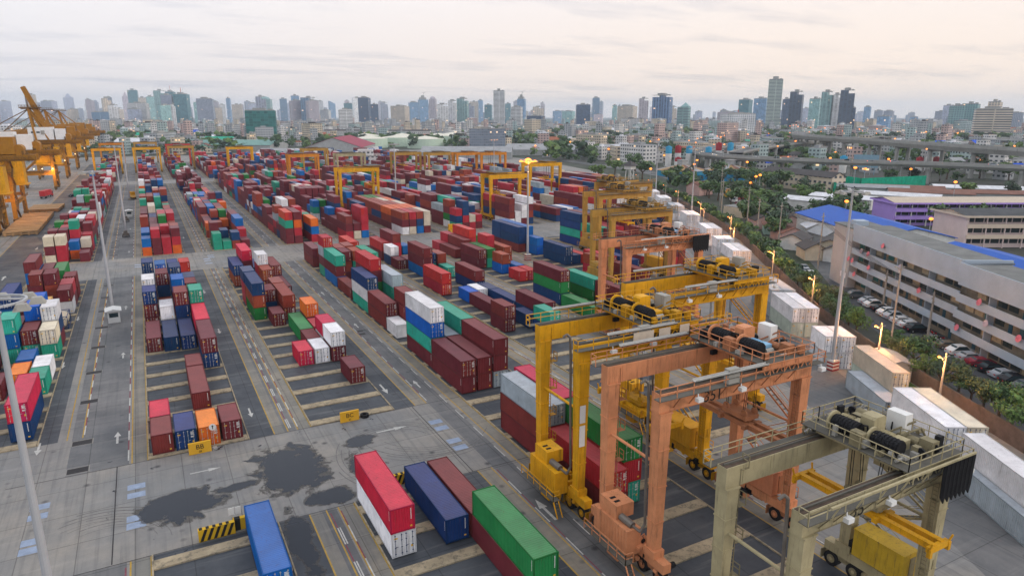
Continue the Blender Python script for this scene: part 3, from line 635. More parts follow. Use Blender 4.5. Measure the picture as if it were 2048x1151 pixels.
    b.box(x, x+.4, -.6, D+.6, z, z+.45); b.box(x+tl-.4, x+tl, -.6, D+.6, z, z+.45); b.box(x, x+tl, -.5, -.15, z, z+.4); b.box(x, x+tl, D+.15, D+.5, z, z+.4)
    b.box(x-.6, x+tl+.6, -1.2, D+1.2, z+.46, z+.52, 1)
    tr = b.obj('trolley', [P, WALKM], o)
    for y in (0, D):
        for xx in (x+.7, x+tl-.7):
            b = MB(); b.tube((xx, y-.1, T+.42), (xx, y+.1, T+.42), .28, n=10); b.obj('trolley_wheel', RUBBER, tr)
    z += .52
    if detail:
        b = MB()
        for (a, c) in (((x-.55,-1.15),(x+tl+.55,-1.15)), ((x-.55,D+1.15),(x+tl+.55,D+1.15)), ((x-.55,-1.15),(x-.55,D+1.15)), ((x+tl+.55,-1.15),(x+tl+.55,D+1.15))): b.rail((*a, z), (*c, z), step=1.3)
        b.obj('trolley_railing', P, tr)
        for i, y in enumerate((D*.22, D*.72)):
            b = MB(); b.tube((x+.9, y-1.1, z+.75), (x+.9, y+1.1, z+.75), .62, n=16)
            for q in range(7): b.tube((x+.9, y-1.0+q*.3, z+.75), (x+.9, y-.9+q*.3, z+.75), .67, n=16)
            b.obj('hoist_drum', CABLE, tr)
            b = MB(); b.tube((x+.9, y+1.15, z+.75), (x+.9, y+1.32, z+.75), .85, n=16); b.box(x+.5, x+1.3, y+1.1, y+1.36, z, z+.8); b.obj('drum_bearing', P, tr)
            b = MB(); b.box(x+2.0, x+3.0, y-.5, y+.5, z, z+.8); b.tube((x+2.5, y+.5, z+.5), (x+2.5, y+1.6, z+.5), .4, n=12)
            for q in range(5): b.tube((x+2.5, y+.6+q*.2, z+.5), (x+2.5, y+.66+q*.2, z+.5), .46, n=12)
            b.obj('hoist_motor', BLUEP if blue and i == 0 else P, tr)
        b = MB(); b.box(x+1.7, x+3.2, D*.47, D*.47+1.2, z, z+1.7); b.prism([(x+1.7,z+1.7),(x+3.2,z+1.7),(x+3.0,z+1.9),(x+1.9,z+1.9)], D*.47, D*.47+1.2); b.obj('gearbox_housing', P, tr)
        b = MB(); b.box(x+tl-1.2, x+tl-.3, D*.35, D*.35+1.6, z, z+1.9); b.obj('control_cabinet', WHITEP if blue or mats is CB else GREYP, tr)
        b = MB(); b.box(x+3.5, x+4.3, -.4, .7, z, z+1.0); b.tube((x+3.9,.8,z+.4),(x+3.9,1.9,z+.4),.35,n=12); b.tube((x+4.6,D-1.5,z+.5),(x+4.6,D-.3,z+.5),.42,n=12); b.box(x+3.3, x+4.0, D-1.4, D-.6, z, z+.8); b.bar((x+3.4,D*.5,z+.1),(x+5.2,D*.3,z+1.4),.12); b.box(x-.4,x+.3,D*.4,D*.55,z,z+1.2)
        b.path([(x+tl,D*.2,z+.3),(x+tl-.8,D*.2,z+1.2),(x+tl-1.8,D*.25,z+.9),(x+tl-2.4,D*.3,z+.2)], .09)
        b.path([(x+.3,D*.5,z+.2),(x+.6,D*.5,z+1.5),(x+1.2,D*.5,z+1.3),(x+1.6,D*.52,z+.4)], .08, mi=1)
        clutter(b, x-.3, x+tl+.3, -.9, D+.9, z, 75 if mats is CB else 42, int(x0), 3, 1.25 if mats is CB else 1.0)
        clutter(b, x+.3, x+tl-.3, -.6, D+.6, T-.55, 8, int(x0)+5, 2, .5)
        b.obj('machinery', [G, CABLE, GREYP], tr)
        b = MB()      # sub frame and truss hanging below the trolley deck
        for yy in (-1.1, D+1.1):
            for k in range(6): xx = x-.5+k*(tl+1)/6; b.bar((xx, yy, z-.5), (xx+(tl+1)/12, yy, z-1.3), .08); b.bar((xx+(tl+1)/12, yy, z-1.3), (xx+(tl+1)/6, yy, z-.5), .08)
            b.bar((x-.5, yy, z-1.3), (x+tl+.5, yy, z-1.3), .1)
        b.box(x-.4, x+tl+.4, -1.15, -.95, z-.5, z-.1); b.box(x-.4, x+tl+.4, D+.95, D+1.15, z-.5, z-.1); b.obj('trolley_truss', P, tr)
        # cab
        cx = x+tl-.3; b = MB(); b.box(cx, cx+1.7, D*.45, D*.45+2.0, T-2.9, T-.7, 0); c_ = b.obj('operator_cab', P, tr)
        b = MB(); b.box(cx-.02, cx+1.72, D*.45-.02, D*.45+2.02, T-2.2, T-1.2); b.obj('cab_window', GLASS, c_)
        b = MB(); b.bar((cx+.2, D*.45+1, T-.7), (cx+.2, D*.45+1, T+.35), .2); b.bar((cx+1.5, D*.45+1, T-.7), (cx+.2, D*.45+1, T+.4), .15); b.obj('cab_hanger', P, c_)
    # spreader on cables
    sx = x+tl*.42; ym = D/2 if sy is None else sy
    b = MB(); 
    for dx in (-.55, .55): b.box(sx+dx-.16, sx+dx+.16, ym-6.0, ym+6.0, sz, sz+.42); b.box(sx+dx-.24, sx+dx+.24, ym-6, ym+6, sz+.42, sz+.47); b.box(sx+dx-.24, sx+dx+.24, ym-6, ym+6, sz-.04, sz)
    for yy in (-6.0, 6.0, -1.6, 1.6): b.box(sx-1.2, sx+1.2, ym+yy-.2, ym+yy+.2, sz-.05, sz+.4)
    for yy in (-6.1, 6.1):
        for dx in (-1.15, 1.15): b.box(sx+dx-.15, sx+dx+.15, ym+yy-.15, ym+yy+.15, sz-.4, sz+.3); b.bar((sx+dx, ym+yy, sz+.2), (sx+dx*1.1, ym+yy*1.03, sz+.9), .12)
    sp = b.obj('spreader', CY[0] if mats is not CS else CS[1], o)
    b = MB(); b.box(sx-.9, sx+.9, ym-1.6, ym+1.6, sz+.75, sz+1.2); b.box(sx-.2, sx+.2, ym-1.4, ym+1.4, sz+.42, sz+.75)
    for dx in (-.7, .7):
        for dy in (-1.2, 1.2): b.tube((sx+dx-.08, ym+dy, sz+1.4), (sx+dx+.08, ym+dy, sz+1.4), .38, n=12)
    b.obj('headblock', G, sp)
    b = MB()
    for dx in (-.7, .7):
        for dy in (-1.2, -1.0, 1.0, 1.2): b.bar((sx+dx, ym+dy, sz+1.4), (sx+dx*.8, D/2+dy*1.2, T+.6), .045)
    b.obj('hoist_cable', CABLE, sp)
    if festoon:
        b = MB(); n_ = 7; xa, xb = Wd-3.4, Wd+.4
        for i in range(n_):
            for q in range(5):
                x_ = xa+(xb-xa)*i/n_+q*.08
                p = [(x_, -1.9, T+.9), (x_+.05, -1.9, T-.6), (x_+.12, -1.9, T-1.7-.1*q), (x_+.26, -1.9, T-1.9-.1*q), (x_+.4, -1.9, T-1.6), (x_+.45, -1.9, T+.9)]
                b.path(p, .055, n=5)
        b.obj('festoon_cable', CABLE, o)
        b = MB(); b.bar((0, -1.9, T+1.05), (Wd+.6, -1.9, T+1.05), .16, .16)
        for i in range(7): b.bar((1+i*(Wd-1)/6, -1.35, T-.2), (1+i*(Wd-1)/6, -1.9, T+1.05), .09)
        b.obj('festoon_beam', P, o)
    if detail > 1:
        b = MB(); clutter(b, -.9, .7, .8, D-.6, 2.45, 14, int(y0), 3, .9); clutter(b, -.7, .5, -1.6, D+1.4, 1.0, 16, int(y0)+3, 3, .6); b.obj('wheel_drive_gear', [G, CABLE, P], o)
        b = MB(); clutter(b, Wd-.7, Wd+.9, -1.5, D+1.5, 1.3, 20, int(y0)+7, 3, .8); clutter(b, Wd-.4, Wd+1.6, 0, D, 2.6, 8, int(y0)+9, 3, 1.2); b.obj('wheel_drive_gear', [G, CABLE, P], o)
        for (xx, yy) in ((.75, D-.3), (Wd-.75, -.2)):
            b = MB()
            b.bar((xx, yy-.22, 2.6), (xx, yy-.22, T-.3), .05); b.bar((xx, yy+.22, 2.6), (xx, yy+.22, T-.3), .05)
            for k in range(int((T-3)/.35)): b.box(xx-.02, xx+.02, yy-.22, yy+.22, 2.8+k*.35, 2.84+k*.35)
            for k in range(4): zz = 5+k*3.2; b.box(xx-.02, xx+.7, yy-.35, yy+.35, zz, zz+.05); b.rail((xx+.68, yy-.35, zz), (xx+.68, yy+.35, zz), h=1, step=.7)
            b.obj('ladder', G, o)
        b = MB()
        for k in range(9): xx = .8+k*(Wd-1.6)/9; b.bar((xx, -.55, T-1.4), (xx, -1.35, T-.25), .07); b.bar((xx, D+.55, T-1.4), (xx, D+1.35, T-.25), .07)
        b.path([(.5,-.56,T-.6),(Wd*.5,-.6,T-.7),(Wd-.5,-.56,T-.6)], .05, n=5); b.path([(.5,-.56,T-1.68),(Wd-.5,-.56,T-1.7)], .03, n=5)
        b.obj('walkway_bracket', G, o)
        for xx, yy in ((Wd*.16, -1.5), (Wd*.45, -1.5), (Wd+.9, -1.5), (Wd*.3, D+1.5)):
            b = MB(); b.box(xx-.3, xx+.3, yy-.25, yy+.2, T-.9, T-.55); b.bar((xx, yy+.1, T-.6), (xx, yy+.2, T-.2), .08); b.obj('floodlight', WHITEP, o)
        if mats is not CB:
            b = MB(); b.box(Wd*.36, Wd*.36+1.3, -1.35, -.75, T-.1, T+1.25); b.obj('junction_cabinet', GREYP, o)
    if num:
        me = text_mesh(num, 1.5, INK); t = mk('number', me, o, (Wd*.3, -.66, T-1.6)); t.rotation_euler = (R(90), 0, 0)
    if signs:
        b = MB(); b.box(-.5, .15, -.72, -.66, 8.1, 10.4); b.obj('notice_board', WHITEP, o)
        b = MB(); b.box(-.5, .15, -.72, -.66, 10.7, 12.6); b.obj('notice_board', WHITEP, o)
        for xx, w2 in ((5.3,2.6),(8.6,1.5),(11.4,1.3)):
            b = MB(); b.box(xx, xx+w2, -1.42, -1.38, T-.15, T+.75); b.obj('railing_board', CREAMP, o)
    return o
RAILM = M('rail_plate_rusty', (.085,.06,.045), .8, var=.4, scale=1, grime=.5, gcol=(.16,.15,.13))
EXH = M('exhaust_pipe_metal', (.17,.15,.13), .5, .4, var=.3, grime=.5)
HY = M('house_yellow', (.6,.3,.02), .5, var=.15, grime=.45, streak=True); HS = M('house_salmon', (.52,.2,.1), .5, var=.15, grime=.45, streak=True); HB = M('house_mustard', (.5,.33,.03), .5, var=.2, grime=.6, streak=True)
rtg(36.6, 53.8, 17.4, 7.6, 18.9, CY, 'bright yellow gantry crane with white boards on its leg, left of the others', 8.2, num=None, signs=True, sz=8.5, house=HY)
rtg(36.9, 41.9, 17.4, 7.4, 18.2, CS, 'salmon pink gantry crane numbered 351 in the right foreground', 11.2, num='351', blue=True, sz=11.0, house=HS)
rtg(37.2, 27.2, 15.9, 7.0, 15.0, CB, 'dirty beige gantry crane with black festoon cables at the lower right corner', 9.9, num='35', festoon=True, sz=9.5, house=HB, tray=False)
rtg(56.6, 64.9, 17.4, 7.6, 18.9, CY, 'bright yellow gantry crane behind the one with white leg boards', 11.3, num=None, sz=7, house=HY)
rtg(76.5, 98.6, 17.4, 7.6, 18.0, CS, 'salmon pink gantry crane farther back, black cable bunch at its right end', 10.0, festoon=True, blue=True, sz=8, house=HS)
rtg(97.4, 131.8, 17.4, 7.8, 18.4, CD, 'ochre gantry crane directly behind the farther salmon one', 9.5, sz=9, detail=1, house=HY)
rtg(119.3, 168, 17.4, 7.8, 18.4, CD, 'brown gantry crane with cluttered trolley before the white reefers', 8, sz=9, detail=1, house=HS)
rtg(140.3, 192, 17.4, 7.8, 18.4, CD, 'ochre gantry crane with truss rail, right of the lit lamp mast', 1, sz=9, detail=1, house=HY)
FARC = [(76.5,306,CY,'yellow gantry crane striding over the orange container block',13),(78,432,CQ,'lamp-lit orange gantry crane left of the yellow one in the middle',3),(-31,577,CY,'yellow gantry crane left of its twin near the quay',4),(-5.3,582,CY,'yellow gantry crane right of its twin near the quay',10),
        (18.5,598,CD,'dull yellow gantry crane beside the far red crane',4),(57,558,CY,'yellow gantry crane by the far container yard gate',6),(101.5,507,CD,'dull ochre gantry crane before the maroon hall roof',5),(106,428,CB,'greyish gantry crane left of the white port building',5),
        (141.5,424,CD,'brown gantry crane behind the slim lamp mast',4),(160,412,CD,'ochre gantry crane in the far right row, second from left',5),(176,404,CQ,'orange gantry crane in the far right row',6),(190,398,CQ,'reddish orange gantry crane at the right end of the far row',6),
        (121,245,CY,'yellow gantry crane just left of the orange sodium lamp',2),(168,296,CY,'yellow gantry crane right of the orange sodium lamp',9),(-31,690,CQ,'amber gantry crane in the haze by the quay, left of pair',5),(-5,700,CD,'amber gantry crane in the haze by the quay, right of pair',5)]
for x, y, m_, lab, tx in FARC: rtg(x, y, 17.2, 7.6, 18.3, m_, lab, tx, detail=0, sz=10)
rtg(18.5, 640, 17.2, 7.6, 18.3, crane_mats('red', (.5,.04,.03)), 'red gantry crane far back behind the yellow pair', 4, detail=0, sz=10)
# ================================================================= quay cranes
def sts(y, label, boom_up, W_x=15.5, zg=24.5, xr=-45.5, s=1.0, back=16, D=17, white=True):
    P, G = CD2; o = empty('quay_crane', (xr, y, 0), 0, label, 'quay crane')
    for x in (0, -W_x):
        for yy in (-D/2, D/2):
            b = MB(); b.bar((x, yy, 1.8), (x, yy*.9, zg), 1.5, 1.3); b.obj('leg', P, o)
            b = MB(); b.box(x-.6, x+.6, yy-3.2, yy+3.2, 1.0, 1.9)
            for k in range(4): b.tube((x-.3, yy-2.6+k*1.7, .5), (x+.3, yy-2.6+k*1.7, .5), .48, n=10)
            b.obj('bogie', G, o)
        b = MB(); b.bar((x, -D/2, 7.5), (x, D/2, 7.5), 1.2, 1.6); b.bar((x, -D/2, zg), (x, D/2, zg), 1.4, 1.8); b.obj('portal_beam', P, o)
        b = MB(); b.bar((x, -D/2, 8), (x, D*.02, zg-1), .6); b.bar((x, D/2, 8), (x, -D*.02, zg-1), .6); b.obj('cross_brace', P, o)
    for yy in (-D/2, D/2):
        b = MB(); b.bar((0, yy, 9), (-W_x, yy, 9), 1.0, 1.3); b.bar((0, yy, zg-1), (-W_x, yy, 9.5), .6); b.bar((0, yy, zg), (-W_x, yy, zg), 1.2, 1.4); b.obj('side_truss', P, o)
    b = MB()
    for x in (.2, -W_x+.2):
        for k in range(8):
            z0, z1 = 2+k*.7*3, 2+(k+1)*.7*3
            for yy in (-D/2, D/2):
                t = -1 if yy > 0 else 1
                b.bar((x, yy, z0), (x, yy+t*3.2, (z0+z1)/2), .22); b.bar((x, yy+t*3.2, (z0+z1)/2), (x, yy, z1), .22)
    for yy in (-D/2, D/2): b.bar((0, yy+(3.2 if yy < 0 else -3.2), 2), (0, yy+(3.2 if yy < 0 else -3.2), 19), .3); b.box(-3, 1.5, yy-1.5, yy+1.5, 19.5, 19.7); b.rail((-3, yy-1.5, 19.7), (1.5, yy-1.5, 19.7), step=1.5, r=.07)
    clutter(b, -W_x, back-2, -4.6, 4.6, zg+3.0, 40, int(y), 1, 1.8); clutter(b, -6, 1, -D/2-1, -D/2+1, 9.7, 10, int(y)+1, 1, 1.5)
    b.obj('lattice', G, o)
    for yy in (-3.4, 3.4):
        b = MB(); b.box(-W_x-3, back, yy-.6, yy+.6, zg+.9, zg+3.0)
        for xx in range(int(-W_x-3), int(back)): b.box(xx, xx+.1, yy-.66, yy+.66, zg+1, zg+2.9)
        b.obj('main_girder', P, o)
    b = MB()
    for yy in (-5, 5):
        b.box(-W_x-2, back, yy-.5, yy+.5, zg+1.4, zg+1.5); b.rail((-W_x-2, yy*1.08, zg+1.5), (back, yy*1.08, zg+1.5), step=2, r=.06)
    for xx in range(-16, int(back), 2): b.bar((xx, -4.5, zg+3), (xx+1, 4.5, zg+3.1), .14); b.bar((xx, -4.8, zg+2.6), (xx+2, -4.8, zg+.4), .12)
    b.obj('girder_walkway', G, o)
    b = MB(); b.box(-9.5, 2.5, -4.6, 4.6, zg+3.3, zg+10.2); b.box(3.2, 8.0, -4, 3.2, zg+3.3, zg+9.2)
    h = b.obj('machinery_house', M('house_white_'+str(int(y)), (.72,.72,.72), .5, grime=.1) if white else P, o)
    b = MB(); 
    for xx in (-8, -5.5): b.box(xx, xx+1.6, -4.66, -4.6, zg+7, zg+7.9)
    b.obj('house_window', GLASS, h)
    b = MB(); b.box(-3.4,-1.6,-4.9,-4.62,zg+6.2,zg+8.4); b.obj('vent_unit', GREYP, h)
    b = MB(); b.tube((9,-3,zg+5.0),(9,3,zg+5.0),1.6,n=14); b.tube((-11,-3,zg+4.6),(-11,3,zg+4.6),1.4,n=14); b.box(8,10.5,-3.4,3.4,zg+3,zg+4.3); b.obj('winch_drum', P, o)
    # A frame
    bo = W_x-7 if boom_up else 0
    W0 = W_x; W_x = W_x-bo
    for yy in (-3.4, 3.4):
        b = MB(); b.bar((-W_x+1, yy*1.6, zg+3), (-W_x-1, yy*.6, zg+21), 1.0, 1.1); b.bar((-W_x+7, yy*1.4, zg+3), (-W_x-1, yy*.6, zg+21), .7); b.bar((3, yy, zg+3), (-W_x-1, yy*.6, zg+20.5), .5); b.obj('a_frame', P, o)
    b = MB(); b.box(-W_x-5, -W_x+5, -3.4, 3.4, zg+20.6, zg+21.2); b.rail((-W_x-5,-3.3,zg+21.2),(-W_x+5,-3.3,zg+21.2),step=1.4,r=.08); b.obj('a_frame_platform', G, o)
    tip = Vector((-W_x-2, 0, zg+32)) if boom_up else Vector((-W_x-36, 0, zg+2))
    base = Vector((-W_x+(8 if boom_up else -2), 0, zg+3))
    b = MB(); d = tip-base
    for yy in (-1.8, 1.8):
        a, c = base+Vector((0,yy,0)), tip+Vector((0,yy,0)); b.bar(a, c, .8, 1.9)
        up = Vector((.9,0,.45)) if boom_up else Vector((0,0,2.2))
        b.bar(a+up*2, c+up, .4)
        for k in range(14): f_ = k/14; b.bar(a+d*f_+up*(2-f_), a+d*(f_+.07), .25); b.bar(a+d*f_, a+d*f_+up*(2-f_), .2)
    for k in range(15): f_ = k/14; b.bar(base+d*f_+Vector((0,-2.4,0)), base+d*f_+Vector((0,2.4,0)), .35)
    b.obj('boom', P, o)
    b = MB(); ap = Vector((-W_x-1, 0, zg+21))
    for yy in (-2, 2):
        for f_ in (.55, .95): b.bar(ap+Vector((0,yy,0)), base+d*f_+Vector((0,yy,0)), .28)
    b.obj('forestay', G, o)
    W_x = W0
    # operator cab / trolley, hanging below the girder, and stair tower
    b = MB(); b.box(-6, -1, -3, 3, zg-1.6, zg+.8); b.box(-8.5,-6,-2,0,zg-3.4,zg-.6); b.obj('trolley', P, o)
    b = MB(); b.box(-8,4,-6.5,.5,14.5,23.8); b.box(-9,5,-7.5,1,14.2,14.5); b.obj('cable_reel_house', CY[0], o)
    b = MB()
    for k in range(7):
        z = 2+k*3.2; b.bar((1.2, -D/2+(-1 if k % 2 else 3), z), (1.2, -D/2+(3 if k % 2 else -1), z+3.2), .7, .15); b.box(.8,2,-D/2-2,-D/2-1,z,z+.1)
    b.rail((1.6,-D/2-2,8.2),(1.6,D/2,8.2),step=2,r=.07); b.rail((0,-D/2-1,9.8),(-W_x,-D/2-1,9.8),step=2,r=.07)
    b.obj('stair_tower', G, o)
    for xx, yy, z in ((0,-D/2-1.4,12),(-5,-D/2-1.4,12),(0,D/2,12),(-9,-D/2-1,12),(-3,0,zg)):
        b = MB(); b.blob((xx,yy,z),.3,.3,.3,8); b.obj('lamp', LAMPW, o)
    return o
CD2 = (M('quay_crane_paint', (.33,.15,.015), .55, var=.2, grime=.55, gcol=(.1,.05,.02), streak=True), M('quay_crane_grime', (.15,.08,.025), .7, var=.3, grime=.5))
sts(341, 'big ochre quay crane with square white machinery house at the left picture edge', False, back=17, D=28, xr=-46.5)
sts(303, 'nearest ochre quay crane, mostly cut by the left picture edge', False, back=14, D=16, xr=-47.5, white=False)
sts(650, 'hazy ochre quay crane far down the quay', False, back=18, xr=-46, white=False)
sts(760, 'farthest hazy ochre quay crane, smallest of the row', False, back=18, xr=-46, white=False)
sts(478, 'ochre quay crane with its boom raised steeply at the quay', True, back=15)
sts(560, 'farther ochre quay crane, orange lit behind the raised boom', False, back=18, xr=-46, white=False)
for x, y in ((-49,330),(-47,352),(-50,478),(-46,545),(-40,575),(-45,620)):
    ld = bpy.data.lights.new('quay_lamp_light', 'POINT'); ld.energy = 2600; ld.color = (1,.48,.14); ld.shadow_soft_size = .5
    lo = bpy.data.objects.new('quay_lamp_light', ld); COL.objects.link(lo); lo.location = (x+4, y-11, 11)
# ================================================================= city
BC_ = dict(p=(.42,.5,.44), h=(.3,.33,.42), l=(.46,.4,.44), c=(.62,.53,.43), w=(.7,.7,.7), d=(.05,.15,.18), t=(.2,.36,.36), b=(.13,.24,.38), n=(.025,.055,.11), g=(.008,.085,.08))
def facade(name, wall, glass, fh=3.3, bw=3.0, wr=.5, vr=.35, lit=.985, rough=.6):
    m, nt, b = newmat(name); n = nt.nodes; l = nt.links
    tc = n.new('ShaderNodeTexCoord'); sn = n.new('ShaderNodeSeparateXYZ'); l.new(tc.outputs['Normal'], sn.inputs[0]); so_ = n.new('ShaderNodeSeparateXYZ'); l.new(tc.outputs['Object'], so_.inputs[0])
    def m_(op, a, c=None, cl=False):
        q = n.new('ShaderNodeMath'); q.operation = op; q.use_clamp = cl
        for i, v in enumerate((a, c)):
            if v is None: continue
            if isinstance(v, (int, float)): q.inputs[i].default_value = v
            else: l.new(v, q.inputs[i])
        return q.outputs[0]
    ax = m_('GREATER_THAN', m_('ABSOLUTE', sn.outputs[0]), .7)
    u = m_('ADD', m_('MULTIPLY', so_.outputs[1], ax), m_('MULTIPLY', so_.outputs[0], m_('SUBTRACT', 1, ax)))
    uu = m_('DIVIDE', u, bw); zz = m_('DIVIDE', so_.outputs[2], fh)
    win = m_('MULTIPLY', m_('GREATER_THAN', m_('FRACT', zz), 1-wr), m_('GREATER_THAN', m_('FRACT', uu), vr))
    win = m_('MULTIPLY', win, m_('LESS_THAN', m_('ABSOLUTE', sn.outputs[2]), .5))
    cb = n.new('ShaderNodeCombineXYZ'); l.new(m_('FLOOR', uu), cb.inputs[0]); l.new(m_('FLOOR', zz), cb.inputs[1]); l.new(ax, cb.inputs[2])
    wnz = n.new('ShaderNodeTexWhiteNoise'); l.new(cb.outputs[0], wnz.inputs[0])
    gl = n.new('ShaderNodeMixRGB'); l.new(wnz.outputs[0], gl.inputs[0]); gl.inputs[1].default_value = (*glass, 1); gl.inputs[2].default_value = (*[x*1.9+.01 for x in glass], 1)
    nz = n.new('ShaderNodeTexNoise'); nz.inputs['Scale'].default_value = .05; nz.inputs['Detail'].default_value = 5; l.new(tc.outputs['Object'], nz.inputs[0])
    hs = n.new('ShaderNodeHueSaturation'); hs.inputs['Color'].default_value = (*wall, 1)
    mr = n.new('ShaderNodeMapRange'); l.new(nz.outputs[0], mr.inputs[0]); mr.inputs[1].default_value = .3; mr.inputs[2].default_value = .7; mr.inputs[3].default_value = .8; mr.inputs[4].default_value = 1.12; l.new(mr.outputs[0], hs.inputs['Value'])
    mx = n.new('ShaderNodeMixRGB'); l.new(win, mx.inputs[0]); l.new(hs.outputs[0], mx.inputs[1]); l.new(gl.outputs[0], mx.inputs[2]); l.new(mx.outputs[0], b.inputs['Base Color'])
    ro = n.new('ShaderNodeMapRange'); l.new(win, ro.inputs[0]); ro.inputs[3].default_value = rough; ro.inputs[4].default_value = .25; l.new(ro.outputs[0], b.inputs['Roughness'])
    on = m_('MULTIPLY', win, m_('GREATER_THAN', wnz.outputs[0], lit)); b.inputs['Emission Color'].default_value = (1, .62, .3, 1); l.new(m_('MULTIPLY', on, 1.3), b.inputs['Emission Strength'])
    return m
FC = {}
def fac(style, c):
    if (style, c) in FC: return FC[(style, c)]
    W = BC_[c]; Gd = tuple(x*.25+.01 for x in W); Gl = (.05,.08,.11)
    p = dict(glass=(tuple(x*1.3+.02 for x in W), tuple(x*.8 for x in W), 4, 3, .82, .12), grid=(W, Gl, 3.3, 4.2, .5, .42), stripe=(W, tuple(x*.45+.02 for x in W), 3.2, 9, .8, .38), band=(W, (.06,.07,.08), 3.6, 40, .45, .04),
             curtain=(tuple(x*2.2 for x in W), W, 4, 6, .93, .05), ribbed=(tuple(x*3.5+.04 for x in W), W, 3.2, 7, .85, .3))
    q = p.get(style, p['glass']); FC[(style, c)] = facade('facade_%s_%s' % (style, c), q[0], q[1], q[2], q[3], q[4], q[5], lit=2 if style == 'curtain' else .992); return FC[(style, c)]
ROOFG = M('roof_concrete', (.3,.3,.29), .8, var=.25, scale=.1, grime=.3); ROOFD = M('roof_dark', (.07,.075,.08), .8, var=.3, scale=.3, grime=.3, gcol=(.15,.14,.13))
